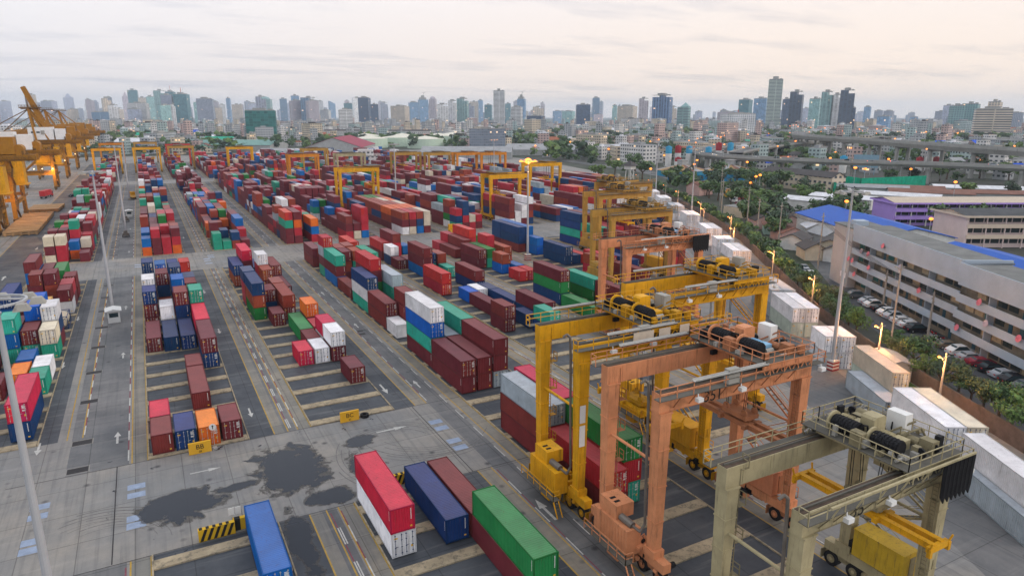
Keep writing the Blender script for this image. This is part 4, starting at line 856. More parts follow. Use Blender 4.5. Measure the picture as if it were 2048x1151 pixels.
TOW = '''-690;5154;63;124;glass;h;hazy blue grey block tower at the far left edge
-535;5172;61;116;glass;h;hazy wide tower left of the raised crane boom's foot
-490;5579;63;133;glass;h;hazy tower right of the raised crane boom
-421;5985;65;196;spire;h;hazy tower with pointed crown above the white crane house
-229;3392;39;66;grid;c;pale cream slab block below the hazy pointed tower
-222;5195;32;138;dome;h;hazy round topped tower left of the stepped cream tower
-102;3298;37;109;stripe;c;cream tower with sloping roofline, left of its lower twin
-74;2999;34;78;stripe;w;white ribbed tower adjoining the cream sloping one
-52;5200;39;189;spire;l;lilac tower with tall spire left of the dark teal slab
-6;4300;51;172;glass;d;dark teal glass slab, tallest of the left cluster
35;4200;42;131;grid;c;light tower tucked right of the dark teal slab
8;2700;70;81;band;w;broad white office tower with blue bands
65;3799;36;128;glass;t;teal glass tower with lit roof edge
115;3998;61;162;stripe;t;pale teal tower with stepped crown in the left cluster
159;3897;45;155;glass;d;dark teal tower behind the antenna tower
85;2599;47;74;glass;t;teal glass office with a red rooftop sign
105;2498;13;76;stripe;w;narrow white stair core beside the teal office
148;2796;54;115;glass;d;dark teal glass tower carrying a red antenna mast
296;4190;38;111;glass;t;small teal tower right of the antenna tower
346;4386;34;109;grid;l;lilac block behind the small teal tower
270;2988;55;70;grid;c;cream apartment slab left of the dark green office
398;4282;34;116;grid;l;lilac tower with paired tops
497;4573;27;142;glass;b;slim blue tower with flat top
399;3980;32;96;grid;w;white block below the slim blue tower
425;3575;48;91;grid;c;cream pair of blocks above the dark green office
180;1217;50;49;curtain;g;dark green glass office block standing alone before the skyline
546;3558;75;131;dome;t;domed blue tower rising behind the dark green office
577;4160;59;107;glass;h;grey blue block left of the domed tower
650;3337;37;129;glass;b;blue glass tower with flat lit top
563;2641;59;104;stripe;b;blue and white tower with a pointed glass crown
959;4192;33;122;grid;w;slim white tower right of the crowned one
1093;4468;44;131;slant;b;blue tower with slanting roof
484;1837;38;56;band;w;white office block with dark bands in the middle
931;3477;42;100;glass;d;dark tower behind the white banded office
812;2784;49;110;glass;n;dark navy slab tower with square top
834;2725;30;84;glass;n;lower navy block attached to the square slab
1317;4093;39;92;glass;b;small blue tower right of the navy pair
750;2174;57;70;grid;c;broad cream gridded block with dark red rooftop box
1135;3099;47;100;glass;b;grey blue tower left of the crane topped tower
1105;2896;44;126;crown;b;blue tower topped by a construction crane
1292;3253;37;133;dome;l;lilac grey tower with rounded top
954;2311;41;79;stripe;w;white striped condominium, left of the tall pair
1026;2389;31;93;stripe;w;tall white striped condominium in the middle of three
1081;2420;45;102;stripe;t;tallest of the three striped condominiums
1520;3263;44;109;grid;c;cream tower right of the striped condominiums
1678;3520;28;122;glass;b;slim blue tower behind the cream one
1410;2873;36;88;glass;d;dark tower left of the tall white tower
999;1960;36;115;band;w;tall white residential tower with banded balconies
1674;3187;28;101;glass;d;slim dark tower right of the tall white one
905;1671;34;63;band;w;low white office with dark bands
1350;2453;36;122;crown;b;blue grey tower with stepped top right of centre
1050;1819;54;40;glass;n;low dark slab with white side wall
1892;3063;41;64;glass;b;short grey blue tower right of the low dark slab
1564;2442;54;58;glass;t;low teal office block
1168;1745;43;72;glass;n;near black glass tower with construction cranes on its roof
2008;2867;40;68;glass;h;pale blue tower pair
1718;2336;20;81;glass;t;teal slab left of the cream apartment cluster
1334;1749;59;69;grid;c;cream apartment cluster with pitched crown
1992;2505;29;96;glass;b;slim blue tower behind the cream cluster
1223;1454;54;92;ribbed;n;massive dark blue ribbed twin tower
1132;1268;31;69;pyr;t;green grey tower with a pyramid roof
2178;2345;31;59;glass;h;small grey block right of the pyramid roofed tower
1076;1045;66;44;grid;w;long white and blue apartment slab with rooftop mast
1664;1588;39;88;glass;d;dark teal tower behind the long white slab
1621;1487;41;89;glass;b;blue glass tower left of the tallest cream tower
1495;1328;36;133;band;p;tallest cream tower with a green glass crown
1667;1436;22;87;glass;n;slim dark tower right of the tallest one
1608;1351;36;104;stripe;n;dark blue tower with a red topped core
2320;1902;24;69;glass;h;pale tower behind the dark blue one
1561;1251;30;83;glass;t;grey teal tower with an orange lit edge
1538;1199;28;98;stripe;t;pale teal condominium with stepped top
1551;1182;23;91;stripe;w;white edged condominium joined to the pale teal one
1525;1133;32;100;stripe;n;dark blue condominium, tallest of the right group
1534;1120;12;59;glass;n;low wing of the dark blue condominium
2451;1729;25;73;glass;b;lone small blue tower
1574;1064;30;39;glass;b;low blue green office by the highway lamps
1390;793;25;59;grid;t;grey teal apartment block with dome, left half
1444;798;31;63;grid;t;grey teal apartment block with lit golden dome
1196;626;53;51;band;c;broad cream building with stepped planted terraces
1223;639;20;62;grid;c;cream stair tower rising from the stepped terraces
2330;1154;36;49;grid;h;hazy pale block right of the cream terraces'''
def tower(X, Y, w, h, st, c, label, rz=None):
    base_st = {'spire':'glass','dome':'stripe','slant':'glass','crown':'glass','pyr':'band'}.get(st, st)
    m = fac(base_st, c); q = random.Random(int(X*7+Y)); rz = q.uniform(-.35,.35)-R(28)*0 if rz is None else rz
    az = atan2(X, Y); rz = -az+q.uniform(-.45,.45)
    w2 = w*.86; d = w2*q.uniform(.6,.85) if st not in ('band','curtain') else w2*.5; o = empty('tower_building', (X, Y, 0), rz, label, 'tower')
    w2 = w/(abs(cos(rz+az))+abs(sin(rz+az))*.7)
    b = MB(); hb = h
    if st in ('spire','crown'): hb = h*.86
    if st == 'dome': hb = h*.9
    if st == 'pyr': hb = h*.88
    hw, hd = w2/2, d/2
    if st == 'slant': b.hexa([(-hw,-hd,0),(hw,-hd,0),(hw,hd,0),(-hw,hd,0),(-hw,-hd,h),(hw,-hd,h*.86),(hw,hd,h*.86),(-hw,hd,h)])
    elif st == 'ribbed':
        for s in (-1,1): b.box(s*hw*.5-hw*.46, s*hw*.5+hw*.46, -hd, hd, 0, hb-4)
        b.box(-hw*.2, hw*.2, -hd*.9, hd*1.05, 0, hb)
    elif st in ('stripe',): b.box(-hw, hw*.1, -hd, hd, 0, hb); b.box(hw*.1, hw, -hd*.85, hd*.85, 0, hb*.93); b.box(-hw*.5, hw*.5, -hd*1.1, hd*1.1, 0, hb*.86)
    else:
        b.box(-hw, hw, -hd, hd, 0, hb)
    b.obj('tower_body', m, o)
    r = MB(); k = q.uniform(.25,.55)
    if st == 'spire': r.hexa([(-hw*.7,-hd*.7,hb),(hw*.7,-hd*.7,hb),(hw*.7,hd*.7,hb),(-hw*.7,hd*.7,hb),(-hw*.1,-hd*.1,h),(hw*.1,-hd*.1,h),(hw*.1,hd*.1,h),(-hw*.1,hd*.1,h)])
    elif st == 'dome': r.blob((0,0,hb), hw*.95, hd*.95, h-hb, 12)
    elif st == 'crown': r.box(-hw*.8,hw*.6,-hd*.8,hd*.8,hb,h*.93); r.box(-hw*.4,hw*.2,-hd*.5,hd*.5,h*.93,h); r.bar((0,0,h),(hw*.3,0,h*1.1),1.2); r.bar((-hw*.3,0,h*1.08),(hw*.9,0,h*1.12),1)
    elif st == 'pyr': r.hexa([(-hw*.5,-hd,hb),(hw,-hd,hb),(hw,hd,hb),(-hw*.5,hd,hb),(hw*.24,-.1,h*1.03),(hw*.26,-.1,h*1.03),(hw*.26,.1,h*1.03),(hw*.24,.1,h*1.03)])
    elif st != 'slant': r.box(-hw*k, hw*k*.7, -hd*.6, hd*.5, hb, hb+h*.045+2); r.box(-hw*.98, hw*.98, -hd*.98, -hd*.9, hb, hb+1.3); r.box(hw*.5,hw*.8,-hd*.3,hd*.5,hb,hb+3)
    if r.v: r.obj('tower_crown', m if st in ('spire','dome','pyr') else ROOFG, o)
    if 'antenna' in label or 'mast' in label:
        a = MB(); a.bar((0,0,hb),(0,0,hb*1.2),1.4); a.obj('antenna', M('antenna_red', (.5,.08,.05)), o)
    return o
for l_ in TOW.split('\n'):
    a = l_.split(';'); tower(float(a[0]), float(a[1]), float(a[2]), float(a[3]), a[4], a[5], a[6])
# hazy filler towers between the named ones
q = random.Random(5); k = 0
for i in range(170):
    az = R(28.05+q.uniform(-37.5, 34)); D = q.uniform(2600, 7000); h = q.uniform(50, 150)*(D/5000)**.5 if az < R(40) else q.uniform(35, 75); w = q.uniform(25, 58)
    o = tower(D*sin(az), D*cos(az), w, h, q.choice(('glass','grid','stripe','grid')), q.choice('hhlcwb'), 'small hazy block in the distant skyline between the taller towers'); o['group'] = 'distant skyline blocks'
# ------------------------------------------------------------- low city
def in_yard(x, y, m=8): return y < 835 and x < wall_x(y)+m
HWY_LOW = [(452,120),(445,211),(428,258),(399,289),(379,330),(368,368),(375,405),(400,440),(465,495),(536,537),(640,572),(780,612),(950,640)]
HWY_UP = [(430,140),(466,223),(507,308),(560,400),(596,480),(660,560),(780,650)]
def near_line(x, y, pts, d):
    for (a, b), (c, e) in zip(pts, pts[1:]):
        t = max(0, min(1, ((x-a)*(c-a)+(y-b)*(e-b))/((c-a)**2+(e-b)**2)))
        if hypot(x-a-t*(c-a), y-b-t*(e-b)) < d: return True
    return False
RES = [(x, y, r) for x, y, r in ((350,400,34),(325,365,34),(388,398,30),(345,335,36),(310,330,30),(395,330,30),(365,300,26),(420,300,20),(465,300,20),(500,280,22),(374,434,26),(409,430,30),(338,377,22),(368,361,22),(445,322,16),(510,310,14),(180,1227,45),(361,739,45),(350,960,90),(280,880,60),(210,860,130),(161,560,24),(58,665,50),(330,270,30),(390,255,45),(272,215,40),(330,205,40),(380,200,45),(250,150,40),(250,112,45),(200,135,40),(140,85,45),(310,230,24))]
def free(x, y, r=0): return not in_yard(x, y, 14+r) and not near_line(x, y, HWY_LOW, 17+r) and not near_line(x, y, HWY_UP, 16+r) and all(hypot(x-a, y-b) > c+r for a, b, c in RES) and not near_line(x, y, [(141,100),(216,165),(262,222),(314,326),(350,420),(352,560)], 14+r)
WALLS = [M('house_wall_%s' % nm, c, .8, var=.2, scale=.3, grime=.35) for nm, c in (('white',(.6,.6,.58)),('cream',(.55,.47,.35)),('pink',(.5,.33,.3)),('grey',(.33,.34,.34)),('mint',(.3,.42,.36)))]
FW = [facade('low_facade_%d' % i, c, (.04,.05,.06), 3.2, 3.4, .42, .45, .97) for i, c in enumerate(((.62,.61,.6),(.55,.47,.36),(.5,.36,.33),(.36,.38,.4),(.35,.45,.45)))]
ROOFS = [M('roof_%s' % nm, c, .75, var=.25, scale=.25, grime=.45, gcol=(.1,.08,.07)) for nm, c in (('grey_sheet',(.3,.31,.32)),('rusty_sheet',(.2,.1,.075)),('dark_tile',(.075,.07,.07)),('white_sheet',(.62,.63,.66)),('blue_sheet',(.02,.09,.55)),('terracotta',(.3,.11,.06)),('green_sheet',(.03,.35,.22)))]
RN = ['grey sheet','rusty sheet','dark tiled','white sheet','bright blue','terracotta','green sheet']
def house_mb(w, d, h, rise):
    a = MB(); a.box(-w/2, w/2, -d/2, d/2, 0, h); r = MB(); ov = .5
    if rise > 0:
        for s in (-1, 1):
            r.hexa([(-w/2-ov, s*(d/2+ov), h-.25), (w/2+ov, s*(d/2+ov), h-.25), (w/2+ov, 0, h+rise), (-w/2-ov, 0, h+rise), (-w/2-ov, s*(d/2+ov), h-.05), (w/2+ov, s*(d/2+ov), h-.05), (w/2+ov, 0, h+rise+.2), (-w/2-ov, 0, h+rise+.2)] if s < 0 else
                   [(-w/2-ov, 0, h+rise), (w/2+ov, 0, h+rise), (w/2+ov, d/2+ov, h-.25), (-w/2-ov, d/2+ov, h-.25), (-w/2-ov, 0, h+rise+.2), (w/2+ov, 0, h+rise+.2), (w/2+ov, d/2+ov, h-.05), (-w/2-ov, d/2+ov, h-.05)])
        for x in (-w/2, w/2): a.face([(x,-d/2,h),(x,d/2,h),(x,0,h+rise)])
    else:
        r.box(-w/2-.1, w/2+.1, -d/2-.1, d/2+.1, h, h+.25); r.box(-w/2-.1, w/2+.1, -d/2-.1, -d/2+.2, h+.25, h+.9); r.box(-w*.2, w*.1, -d*.2, d*.2, h+.25, h+2.4)
    return a, r
def house(x, y, w, d, h, rise, rz, wm, rm, label, cat='house', group=None, win=0, name='town_house'):
    a, r = house_mb(w, d, h, rise); o = empty(name, (x, y, 0), rz, label, cat, group)
    a.obj('wall', wm, o); r.obj('roof', rm, o)
    if win:
        nfl = max(1, int(h/3)); n_ = max(1, int(w/3.2)); cnt = 0; me = None
        wb = MB(); wb.box(-.55, .55, -.05, .03, 0, 1.15); wb.box(-.65, .65, -.12, .0, -.1, .02, 1); me = wb.mesh('window', [GLASS, WALLS[0]])
        for f_ in range(nfl):
            for i in range(n_):
                for s in (-1, 1):
                    if cnt >= win: break
                    ob = mk('window', me, o, (-w/2+(i+.5)*w/n_, s*d/2, f_*h/nfl+1.1), 0 if s < 0 else pi); cnt += 1
    return o
q = random.Random(21); ncity = 0; stuffw = {}; stuffr = {}
placed = []
def clear(x, y, r):
    for a, b, c in placed:
        if abs(x-a) < r+c and abs(y-b) < r+c: return False
    return True
for i in range(5200):
    az = R(28.05+q.uniform(-39, 39)); D = 150+q.random()**1.35*3000
    x, y = D*sin(az), D*cos(az); near = D < 620
    big = q.random() < (.12 if near else .3)
    w, d = (q.uniform(20,48), q.uniform(11,22)) if big else (q.uniform(8,15), q.uniform(7,11)); r = max(w, d)*.42
    if not free(x, y, r) or not clear(x, y, r): continue
    placed.append((x, y, r)); rz = q.choice((-.5,.3,1.1,.05))+q.uniform(-.15,.15)+(1.57 if q.random() < .5 else 0)
    flat = q.random() < .42; h = q.uniform(8, 19) if (flat and not near) else (q.uniform(3.2,7) if not big else q.uniform(5, 9)); rise = 0 if flat else min(w, d)*q.uniform(.16,.28)
    if D > 900 and q.random() < .16: h = q.uniform(18, 34); rise = 0
    wi = q.randrange(5); ri = q.choice((0,0,1,1,2,2,2,3,3,5,5,4,6)) if rise else q.choice((0,0,3,2))
    if ncity < 270 and D < 1500:
        ncity += 1
        band = 'just beyond the port wall' if D < 420 else ('in the dense district behind the elevated road' if az > R(45) else 'in the district beyond the far yard')
        house(x, y, w, d, h, rise, rz, (FW if h > 5 else WALLS)[wi], ROOFS[ri] if rise else ROOFG, '%s %s building with a %s roof %s' % ('large' if big else 'small', ('white','cream','pink','grey','mint')[wi], (RN[ri] if rise else 'flat concrete'), band), 'building', 'low buildings of the town', name='town_building', win=0)
    else:
        a, rr = house_mb(w, d, h, rise)
        for dct, mbb, key in ((stuffw, a, wi), (stuffr, rr, ri)):
            t = dct.setdefault(key, MB()); k0 = len(t.v); c, s = cos(rz), sin(rz)
            t.v += [(x+p[0]*c-p[1]*s, y+p[0]*s+p[1]*c, p[2]) for p in mbb.v]; t.f += [tuple(k0+j for j in f_) for f_ in mbb.f]; t.m += mbb.m
cw = MB(); mats = []
for i, (k_, t) in enumerate(list(stuffw.items())+[(k2+10, t2) for k2, t2 in stuffr.items()]):
    mats.append(FW[k_] if k_ < 10 else ROOFS[k_-10]); n0 = len(cw.v); cw.v += t.v; cw.f += [tuple(n0+j for j in f_) for f_ in t.f]; cw.m += [i]*len(t.f)
tag(cw.obj('distant_buildings', mats), 'mass of low buildings filling the distance up to the skyline', 'buildings', kind='stuff')
# ------------------------------------------------------------- named middle distance buildings
house(180, 1227, 10, 10, .5, 0, 0, ROOFG, ROOFG, 'low grey annex pad beside the dark green office', 'building', name='annex_building') if False else None
house(361, 739, 42, 14, 26, 0, -R(26), facade('grey_slab', (.22,.25,.3), (.1,.13,.17), 2.9, 2.4, .5, .3), ROOFG, 'grey blue slab apartment block behind the lit lamp mast', 'building', name='apartment_block')
house(205, 800, 105, 60, 8, 10, R(65), WALLS[3], M('roof_maroon', (.28,.05,.08), .7, var=.15, grime=.2), 'large hall with a maroon roof before the pale storage tanks', 'hall', name='market_hall')
house(95, 930, 130, 60, 7, 5, R(-30), WALLS[3], M('roof_greygreen', (.16,.3,.27), .7), 'long low shed with grey green roof left of the maroon hall', 'shed', name='warehouse')
house(135, 700, 70, 40, 6, 4, R(-28), WALLS[3], ROOFS[0], 'wide grey roofed shed in front of the maroon hall', 'shed', name='warehouse')
house(290, 640, 90, 34, 6, 5, R(-30), WALLS[3], ROOFS[0], 'grey roofed warehouse behind the row of far ochre cranes', 'shed', name='warehouse')
house(420, 640, 150, 60, 6, 5, R(-35), WALLS[3], ROOFS[0], 'row of wide grey warehouse roofs behind the sodium lamp', 'shed', name='warehouse')
for i, (x, y) in enumerate(((330,1250),(420,1180))): house(x, y, 80, 13, 15, 2, -R(28), FW[0], ROOFS[2], ('left' if i == 0 else 'right')+' of two long white apartment rows behind the storage tanks', 'building', name='apartment_row', win=0)
o = house(161, 556, 24, 14, 9, 0, -R(20), FW[0], ROOFG, 'white port control building with roof deck in the far yard', 'building', name='control_building'); b = MB(); b.box(-6,6,-5,5,9.2,14.5); b.obj('tower_room', FW[0], o); b = MB(); b.rail((-12,-7,9.9),(12,-7,9.9),step=3,r=.12); b.obj('deck_railing', WHITEP, o)
b = MB(); b.box(-27,27,-5,5,6,6.7)
for x in range(-25,27,6): b.box(x,x+.5,-.3,.3,0,6)
tag(b.obj('gate_canopy', M('canopy_grey', (.42,.42,.42), .7), loc=(58,665,0), rz=-R(40)), 'long flat grey canopy over the far truck gate', 'canopy')
TANKM = M('tank_pale_green', (.5,.62,.5), .6, var=.12, grime=.25); TANKW = M('tank_roof_cream', (.66,.64,.54), .6, var=.12)
for i, (x, y, r, lab) in enumerate(((268,905,24,'nearest wide pale green storage tank'),(320,933,26,'wide pale green storage tank in the middle of the group'),(350,1010,20,'farthest cream topped storage tank'),(400,985,26,'cream storage tank at the right of the group'),(445,1040,20,'small storage tank at the right end of the group'),(330,860,24,'pale tank in front of the middle one'),(300,1030,22,'back left storage tank of the group'))):
    o = empty('storage_tank', (x,y,0), 0, lab+' behind the far cranes', 'storage tank', 'pale storage tanks'); b = MB(); b.tube((0,0,0),(0,0,12),r,n=32); b.obj('shell', TANKM, o); b = MB(); b.tube((0,0,12),(0,0,15.5),r+.2,.4,n=32); b.obj('cone_roof', TANKW, o)
# concrete plants: silos, cone stockpiles, screens
SW = M('silo_white', (.66,.66,.64), .5, grime=.3, streak=True); SR = M('silo_red', (.35,.03,.04), .5); SB = M('silo_blue', (.05,.33,.55), .5)
for i, (x, y, top, lab, h) in enumerate(((374,434,SB,'left silo with blue band of the left trio',17),(382,432,SR,'middle silo with maroon band of the left trio',17.5),(390,428,SB,'right silo with blue band of the left trio',17),(409,426,SB,'shorter blue banded silo of the right trio',16),(424,430,SR,'maroon banded silo of the right trio',19),(431,424,SB,'blue banded silo right of the maroon one',19),(372,420,SR,'low maroon topped silo beside the left trio',9),(441,325,SB,'blue topped silo behind the green screen',13),(508,311,SR,'red and white silo by the elevated road',11),(516,309,SW,'white silo with black letters by the elevated road',11.5),(522,307,SR,'rear red banded silo by the elevated road',11))):
    o = empty('silo', (x,y,0), 0, lab, 'silo', 'cement silos'); b = MB(); b.tube((0,0,1.5),(0,0,h*.68),2.5,n=20); b.tube((0,0,.2),(0,0,1.5),.6,2.4,n=14)
    for a, c in ((-1.8,-1.8),(1.8,-1.8),(-1.8,1.8),(1.8,1.8)): b.bar((a,c,0),(a,c,2),.3)
    b.obj('shell', SW, o); b = MB(); b.tube((0,0,h*.68),(0,0,h),2.52,n=20); b.tube((0,0,h),(0,0,h+.6),1.2,n=10); b.obj('band', top, o)
    if 'letters' in lab: t = mk('lettering', text_mesh('CO.', 3.4, INK), o, (-1.6,-2.0,6.5)); t.rotation_euler = (R(90), R(-90), -R(48)+0)
for x, y, lab in ((338,377,'left round hopper roof of mixed rusty sheets over the blue fence'),(368,361,'right round hopper roof of mixed rusty sheets over the blue fence')):
    o = empty('aggregate_shelter', (x,y,0), 0, lab, 'shelter'); b = MB(); n_ = 18
    b.tube((0,0,0),(0,0,3.8),18,n=n_); b.obj('wall', M('screen_blue', (.02,.25,.42), .6, var=.2), o)
    for k_ in range(n_): pass
    r = MB()
    for k_ in range(n_):
        a0, a1 = 2*pi*k_/n_, 2*pi*(k_+1)/n_; r.face([(18.6*cos(a0),18.6*sin(a0),3.8),(18.6*cos(a1),18.6*sin(a1),3.8),(2*cos(a1),2*sin(a1),7.6),(2*cos(a0),2*sin(a0),7.6)], k_ % 3)
    r.obj('roof', [ROOFS[1], ROOFS[0], M('roof_tan', (.33,.22,.1), .8)], o)
    b = MB(); b.box(-2.5,2.5,-2.5,2.5,7,10.5); b.box(-3,3,-3,3,10.5,10.8); b.obj('batch_tower', WALLS[3], o)
def fence(pts, h, mat, label, cat, name, step=3, post=None, th=.12, z=0):
    o = empty(name, (pts[0][0], pts[0][1], z), 0, label, cat); x0, y0 = pts[0]; b = MB(); p = MB()
    for (a, c), (e, f_) in zip(pts, pts[1:]):
        b.bar((a-x0,c-y0,h/2), (e-x0,f_-y0,h/2), th, h); L_ = hypot(e-a, f_-c); n_ = max(1, int(L_/step))
        for k_ in range(n_+1): xx, yy = a+(e-a)*k_/n_-x0, c+(f_-c)*k_/n_-y0; p.box(xx-.14,xx+.14,yy-.14,yy+.14,0,h+.12)
    b.obj('panel', mat, o); q_ = p.obj('fence_post', post or mat, o); q_['kind'] = 'stuff'
    return o
fence([(304,352),(317,334),(345,318),(372,318)], 4, M('fence_blue', (.015,.22,.42), .6, var=.3, scale=.4), 'tall bright blue sheet fence round the round hopper roofs', 'fence', 'sheet_fence')
fence([(322,240),(350,268),(371,277),(362,254),(412,247)], 6.3, M('screen_green', (.0,.33,.2), .7, var=.3, scale=.5), 'tall emerald green screen behind the white roofed sheds', 'screen', 'mesh_screen')
b = MB(); b.box(-8,8,-.2,.2,5,14)
for x in (-6,0,6): b.bar((x,.4,0),(x,.4,14),.4)
tag(b.obj('billboard_back', M('billboard_bluegrey', (.2,.33,.42), .6), loc=(456,318,0), rz=-R(55)), 'blue grey billboard back beside the blue topped silo', 'billboard')
# water tower like lookout
o = empty('water_tower', (270,349,0), .3, 'small pavilion roofed water tower by the port wall lamps', 'water tower'); b = MB()
for a in (-2,2):
    for c in (-2,2): b.bar((a,c,0),(a*.8,c*.8,8.5),.35)
b.bar((-2,-2,1),(2,-2,7),.2); b.bar((2,-2,1),(-2,-2,7),.2); b.obj('frame', WALLS[0], o); b = MB(); b.box(-2.6,2.6,-2.6,2.6,8.4,10.6); b.obj('tank', WALLS[0], o); b = MB(); b.hexa([(-4,-4,10.6),(4,-4,10.6),(4,4,10.6),(-4,4,10.6),(-.3,-.3,13.6),(.3,-.3,13.6),(.3,.3,13.6),(-.3,.3,13.6)]); b.obj('roof', ROOFS[2], o)
# ------------------------------------------------------------- elevated roads
HWC = M('viaduct_concrete', (.31,.31,.295), .85, var=.2, scale=.12, grime=.45, gcol=(.07,.07,.065), streak=True)
def viaduct(pts, z, wd, label, pier=30, off=0, th=2.0, name='elevated_road'):
    P = []
    for (a, b_), (c, d) in zip(pts, pts[1:]):
        n_ = max(1, int(hypot(c-a, d-b_)/14)); P += [(a+(c-a)*i/n_, b_+(d-b_)*i/n_) for i in range(n_)]
    P.append(pts[-1])
    for _ in range(6): P = [P[0]]+[((P[i-1][0]+2*P[i][0]+P[i+1][0])/4, (P[i-1][1]+2*P[i][1]+P[i+1][1])/4) for i in range(1, len(P)-1)]+[P[-1]]
    o = empty(name, (0,0,0), 0, label, 'elevated road'); dk = MB(); pp = MB(); acc = 0; side = []
    for i, p in enumerate(P):
        a, c = P[max(0,i-1)], P[min(len(P)-1,i+1)]; t = Vector((c[0]-a[0], c[1]-a[1], 0)).normalized(); n_ = Vector((t.y, -t.x, 0)); side.append((Vector((p[0],p[1],0)), n_, t))
    def sec(i, prof): p, n_, t = side[i]; return [p+n_*u+Vector((0,0,v)) for u, v in prof]
    prof = [(0,z-.4),(1.5,z-th),(wd-1.5,z-th),(wd,z-.4),(wd,z+1),(wd-.3,z+1),(wd-.3,z),(.3,z),(.3,z+1),(0,z+1)]
    for i in range(len(P)-1):
        s0, s1 = sec(i, prof), sec(i+1, prof)
        for k_ in range(len(prof)): k2 = (k_+1) % len(prof); dk.face([s0[k_], s0[k2], s1[k2], s1[k_]], 1 if k_ == 6 else 0)
    dk.obj('deck', [HWC, STREET], o)
    for i in range(len(P)):
        if i: acc += (side[i][0]-side[i-1][0]).length
        if acc > pier or i == 0:
            acc = 0; p, n_, t = side[i]; pb = MB()
            for u in (wd*.22, wd*.78): c = p+n_*u; pb.tube((c.x,c.y,0),(c.x,c.y,z-th-1), 1.6, 1.45, n=8)
            a, c = p+n_*.8+Vector((0,0,z-th-.6)), p+n_*(wd-.8)+Vector((0,0,z-th-.6)); pb.bar(a, c, 1.8, 1.3); pb.obj('pier', HWC, o)
    return o
viaduct(HWY_LOW, 12, 17, 'lower elevated road curving away to the left above the silos', 32)
viaduct(HWY_UP, 20.5, 16, 'higher elevated road on twin piers across the right background', 34, th=3.4)
viaduct([(400,395),(455,432),(520,468),(616,510),(740,560)], 13.5, 11, 'ramp joining the elevated roads beside the curve', 34)
# ------------------------------------------------------------- blocks right of the port wall
PINK = M('apartment_render', (.4,.395,.4), .8, var=.12, scale=.25, grime=.4, gcol=(.28,.22,.18), streak=True); PAR = M('balcony_parapet', (.37,.43,.5), .8, var=.1, scale=.3, grime=.3, gcol=(.3,.27,.25), streak=True)
ROOFM = M('roof_felt_grey', (.17,.175,.17), .85, var=.3, scale=.25, grime=.5, gcol=(.28,.28,.26)); BACK = M('corridor_wall', (.2,.17,.13), .85, var=.45, scale=.35); WD = [M('window_dark', (.03,.045,.05), .3), M('curtain_green', (.03,.13,.12), .6), M('curtain_cream', (.4,.33,.22), .8), M('door_teal', (.03,.09,.13), .5)]
u_ = atan2(-.869, -.495)
def condo(ox, oy, Ln, label, stair=True, seed=1, H=15.4):
    o = empty('apartment_block', (ox, oy, 0), u_, label, 'apartment block'); q = random.Random(seed); fh = 3.0; D_ = 8.2; s0 = 10 if stair else 0
    # local x along the facade, camera side is -y after this rotation's mirror: facade plane at y=0, depth towards +y
    b = MB(); b.box(s0, Ln, 1.5, D_, 0, H-.3, 1)
    if stair: b.box(0, s0, -.5, D_, 0, H-.9)
    b.box(s0+.01, Ln, D_-.1, D_+.05, 0, H-.3); b.obj('wall', [PINK, BACK], o)
    b = MB(); b.box(s0-.2, Ln+.3, -.4, D_+.3, H-.3, H-.02); b.box(s0-.2, Ln+.3, -.45, -.2, H-2.2, H+.5, 1); b.box(Ln-.2,Ln+.3,-.2,D_,H-2.2,H+.5,1)
    if stair: b.box(-.2, s0, -.7, D_+.2, H-.9, H-.6); b.box(3,6,2,5,H-.6,H+.5,1)
    b.obj('roof', [ROOFM, PAR], o)
    me = []
    for m_ in WD:
        wb = MB(); wb.box(-1.1,1.1,-.08,.02,-.1,1.35); wb.box(-.04,.04,-.12,-.08,0,1.3); me.append(wb.mesh('window', [m_]))
    db = MB(); db.box(-.45,.45,-.08,.02,-.95,1.2); dm = db.mesh('door', [WD[3]])
    cnt = 0
    for f_ in range(5):
        z = f_*fh
        if f_: b = MB(); b.box(s0, Ln, -.15, 1.5, z-.15, z+.02); b.box(s0, Ln, -.3, -.15, z-.3, z+1.15); b.obj('balcony', PAR, o)
        i = s0+1.6
        while i < Ln-1 and cnt < 98:
            j = q.random()
            if j < .8: mk('window', me[q.choice((0,0,0,1,2))], o, (i, 1.5, z+1.15)); cnt += 1
            elif j < .95: mk('door', dm, o, (i, 1.5, z+1.05)); cnt += 1
            i += 2.7
        b = MB()
        for xx in range(int(s0)+8, int(Ln), 12): b.box(xx, xx+.2, .2, 1.5, z+.02, z+2.85)
        b.obj('partition_wall', PAR, o)
    if stair:
        for f_ in range(4):
            mk('window', me[0], o, (-.0, 6, 2.5+f_*3), pi/2*3)
    return o
c1 = condo(154.6, 113.6, 53, 'long five storey pink white apartment block with open corridors and a plain stair end', True, 1)
c2 = condo(129.0-2.0, 68.3-1.0, 46, 'nearer wing of the apartment block running out at the right picture edge', False, 2, H=15.2)
DISH = [M('dish_pink', (.6,.16,.2), .6), M('dish_grey', (.4,.33,.38), .6)]
for i, (t, f_) in enumerate(((9.8,2),(11.8,2),(19,3),(15.6,3),(20,2),(13.5,1),(25,4),(33,3),(41,2),(2.2,1),(7,3),(9.5,2),(17.5,2),(22,3),(27,1),(34,3),(30,2))):
    par = c1 if i < 9 else c2
    b = MB(); b.tube((0,0,0),(0,-.18,.05),.25,.62,n=14); b.bar((0,.0,-.1),(0,.35,-.3),.08); b.bar((0,-.15,0),(0,-.7,.25),.05)
    b.obj('satellite_dish', DISH[i % 4 == 3], par, (t, -.55, f_*3+1.2))
bb = M('banner_white', (.7,.7,.72), .6); b = MB(); b.box(0,3,-.06,0,0,1.3); b.obj('banner', bb, c1, (6.3,-.62,2.2))
for x, y, L_, W2, h, ri, lab, rz in (
    (208,140,60,24,6.2,3,'B','x'),):
    pass
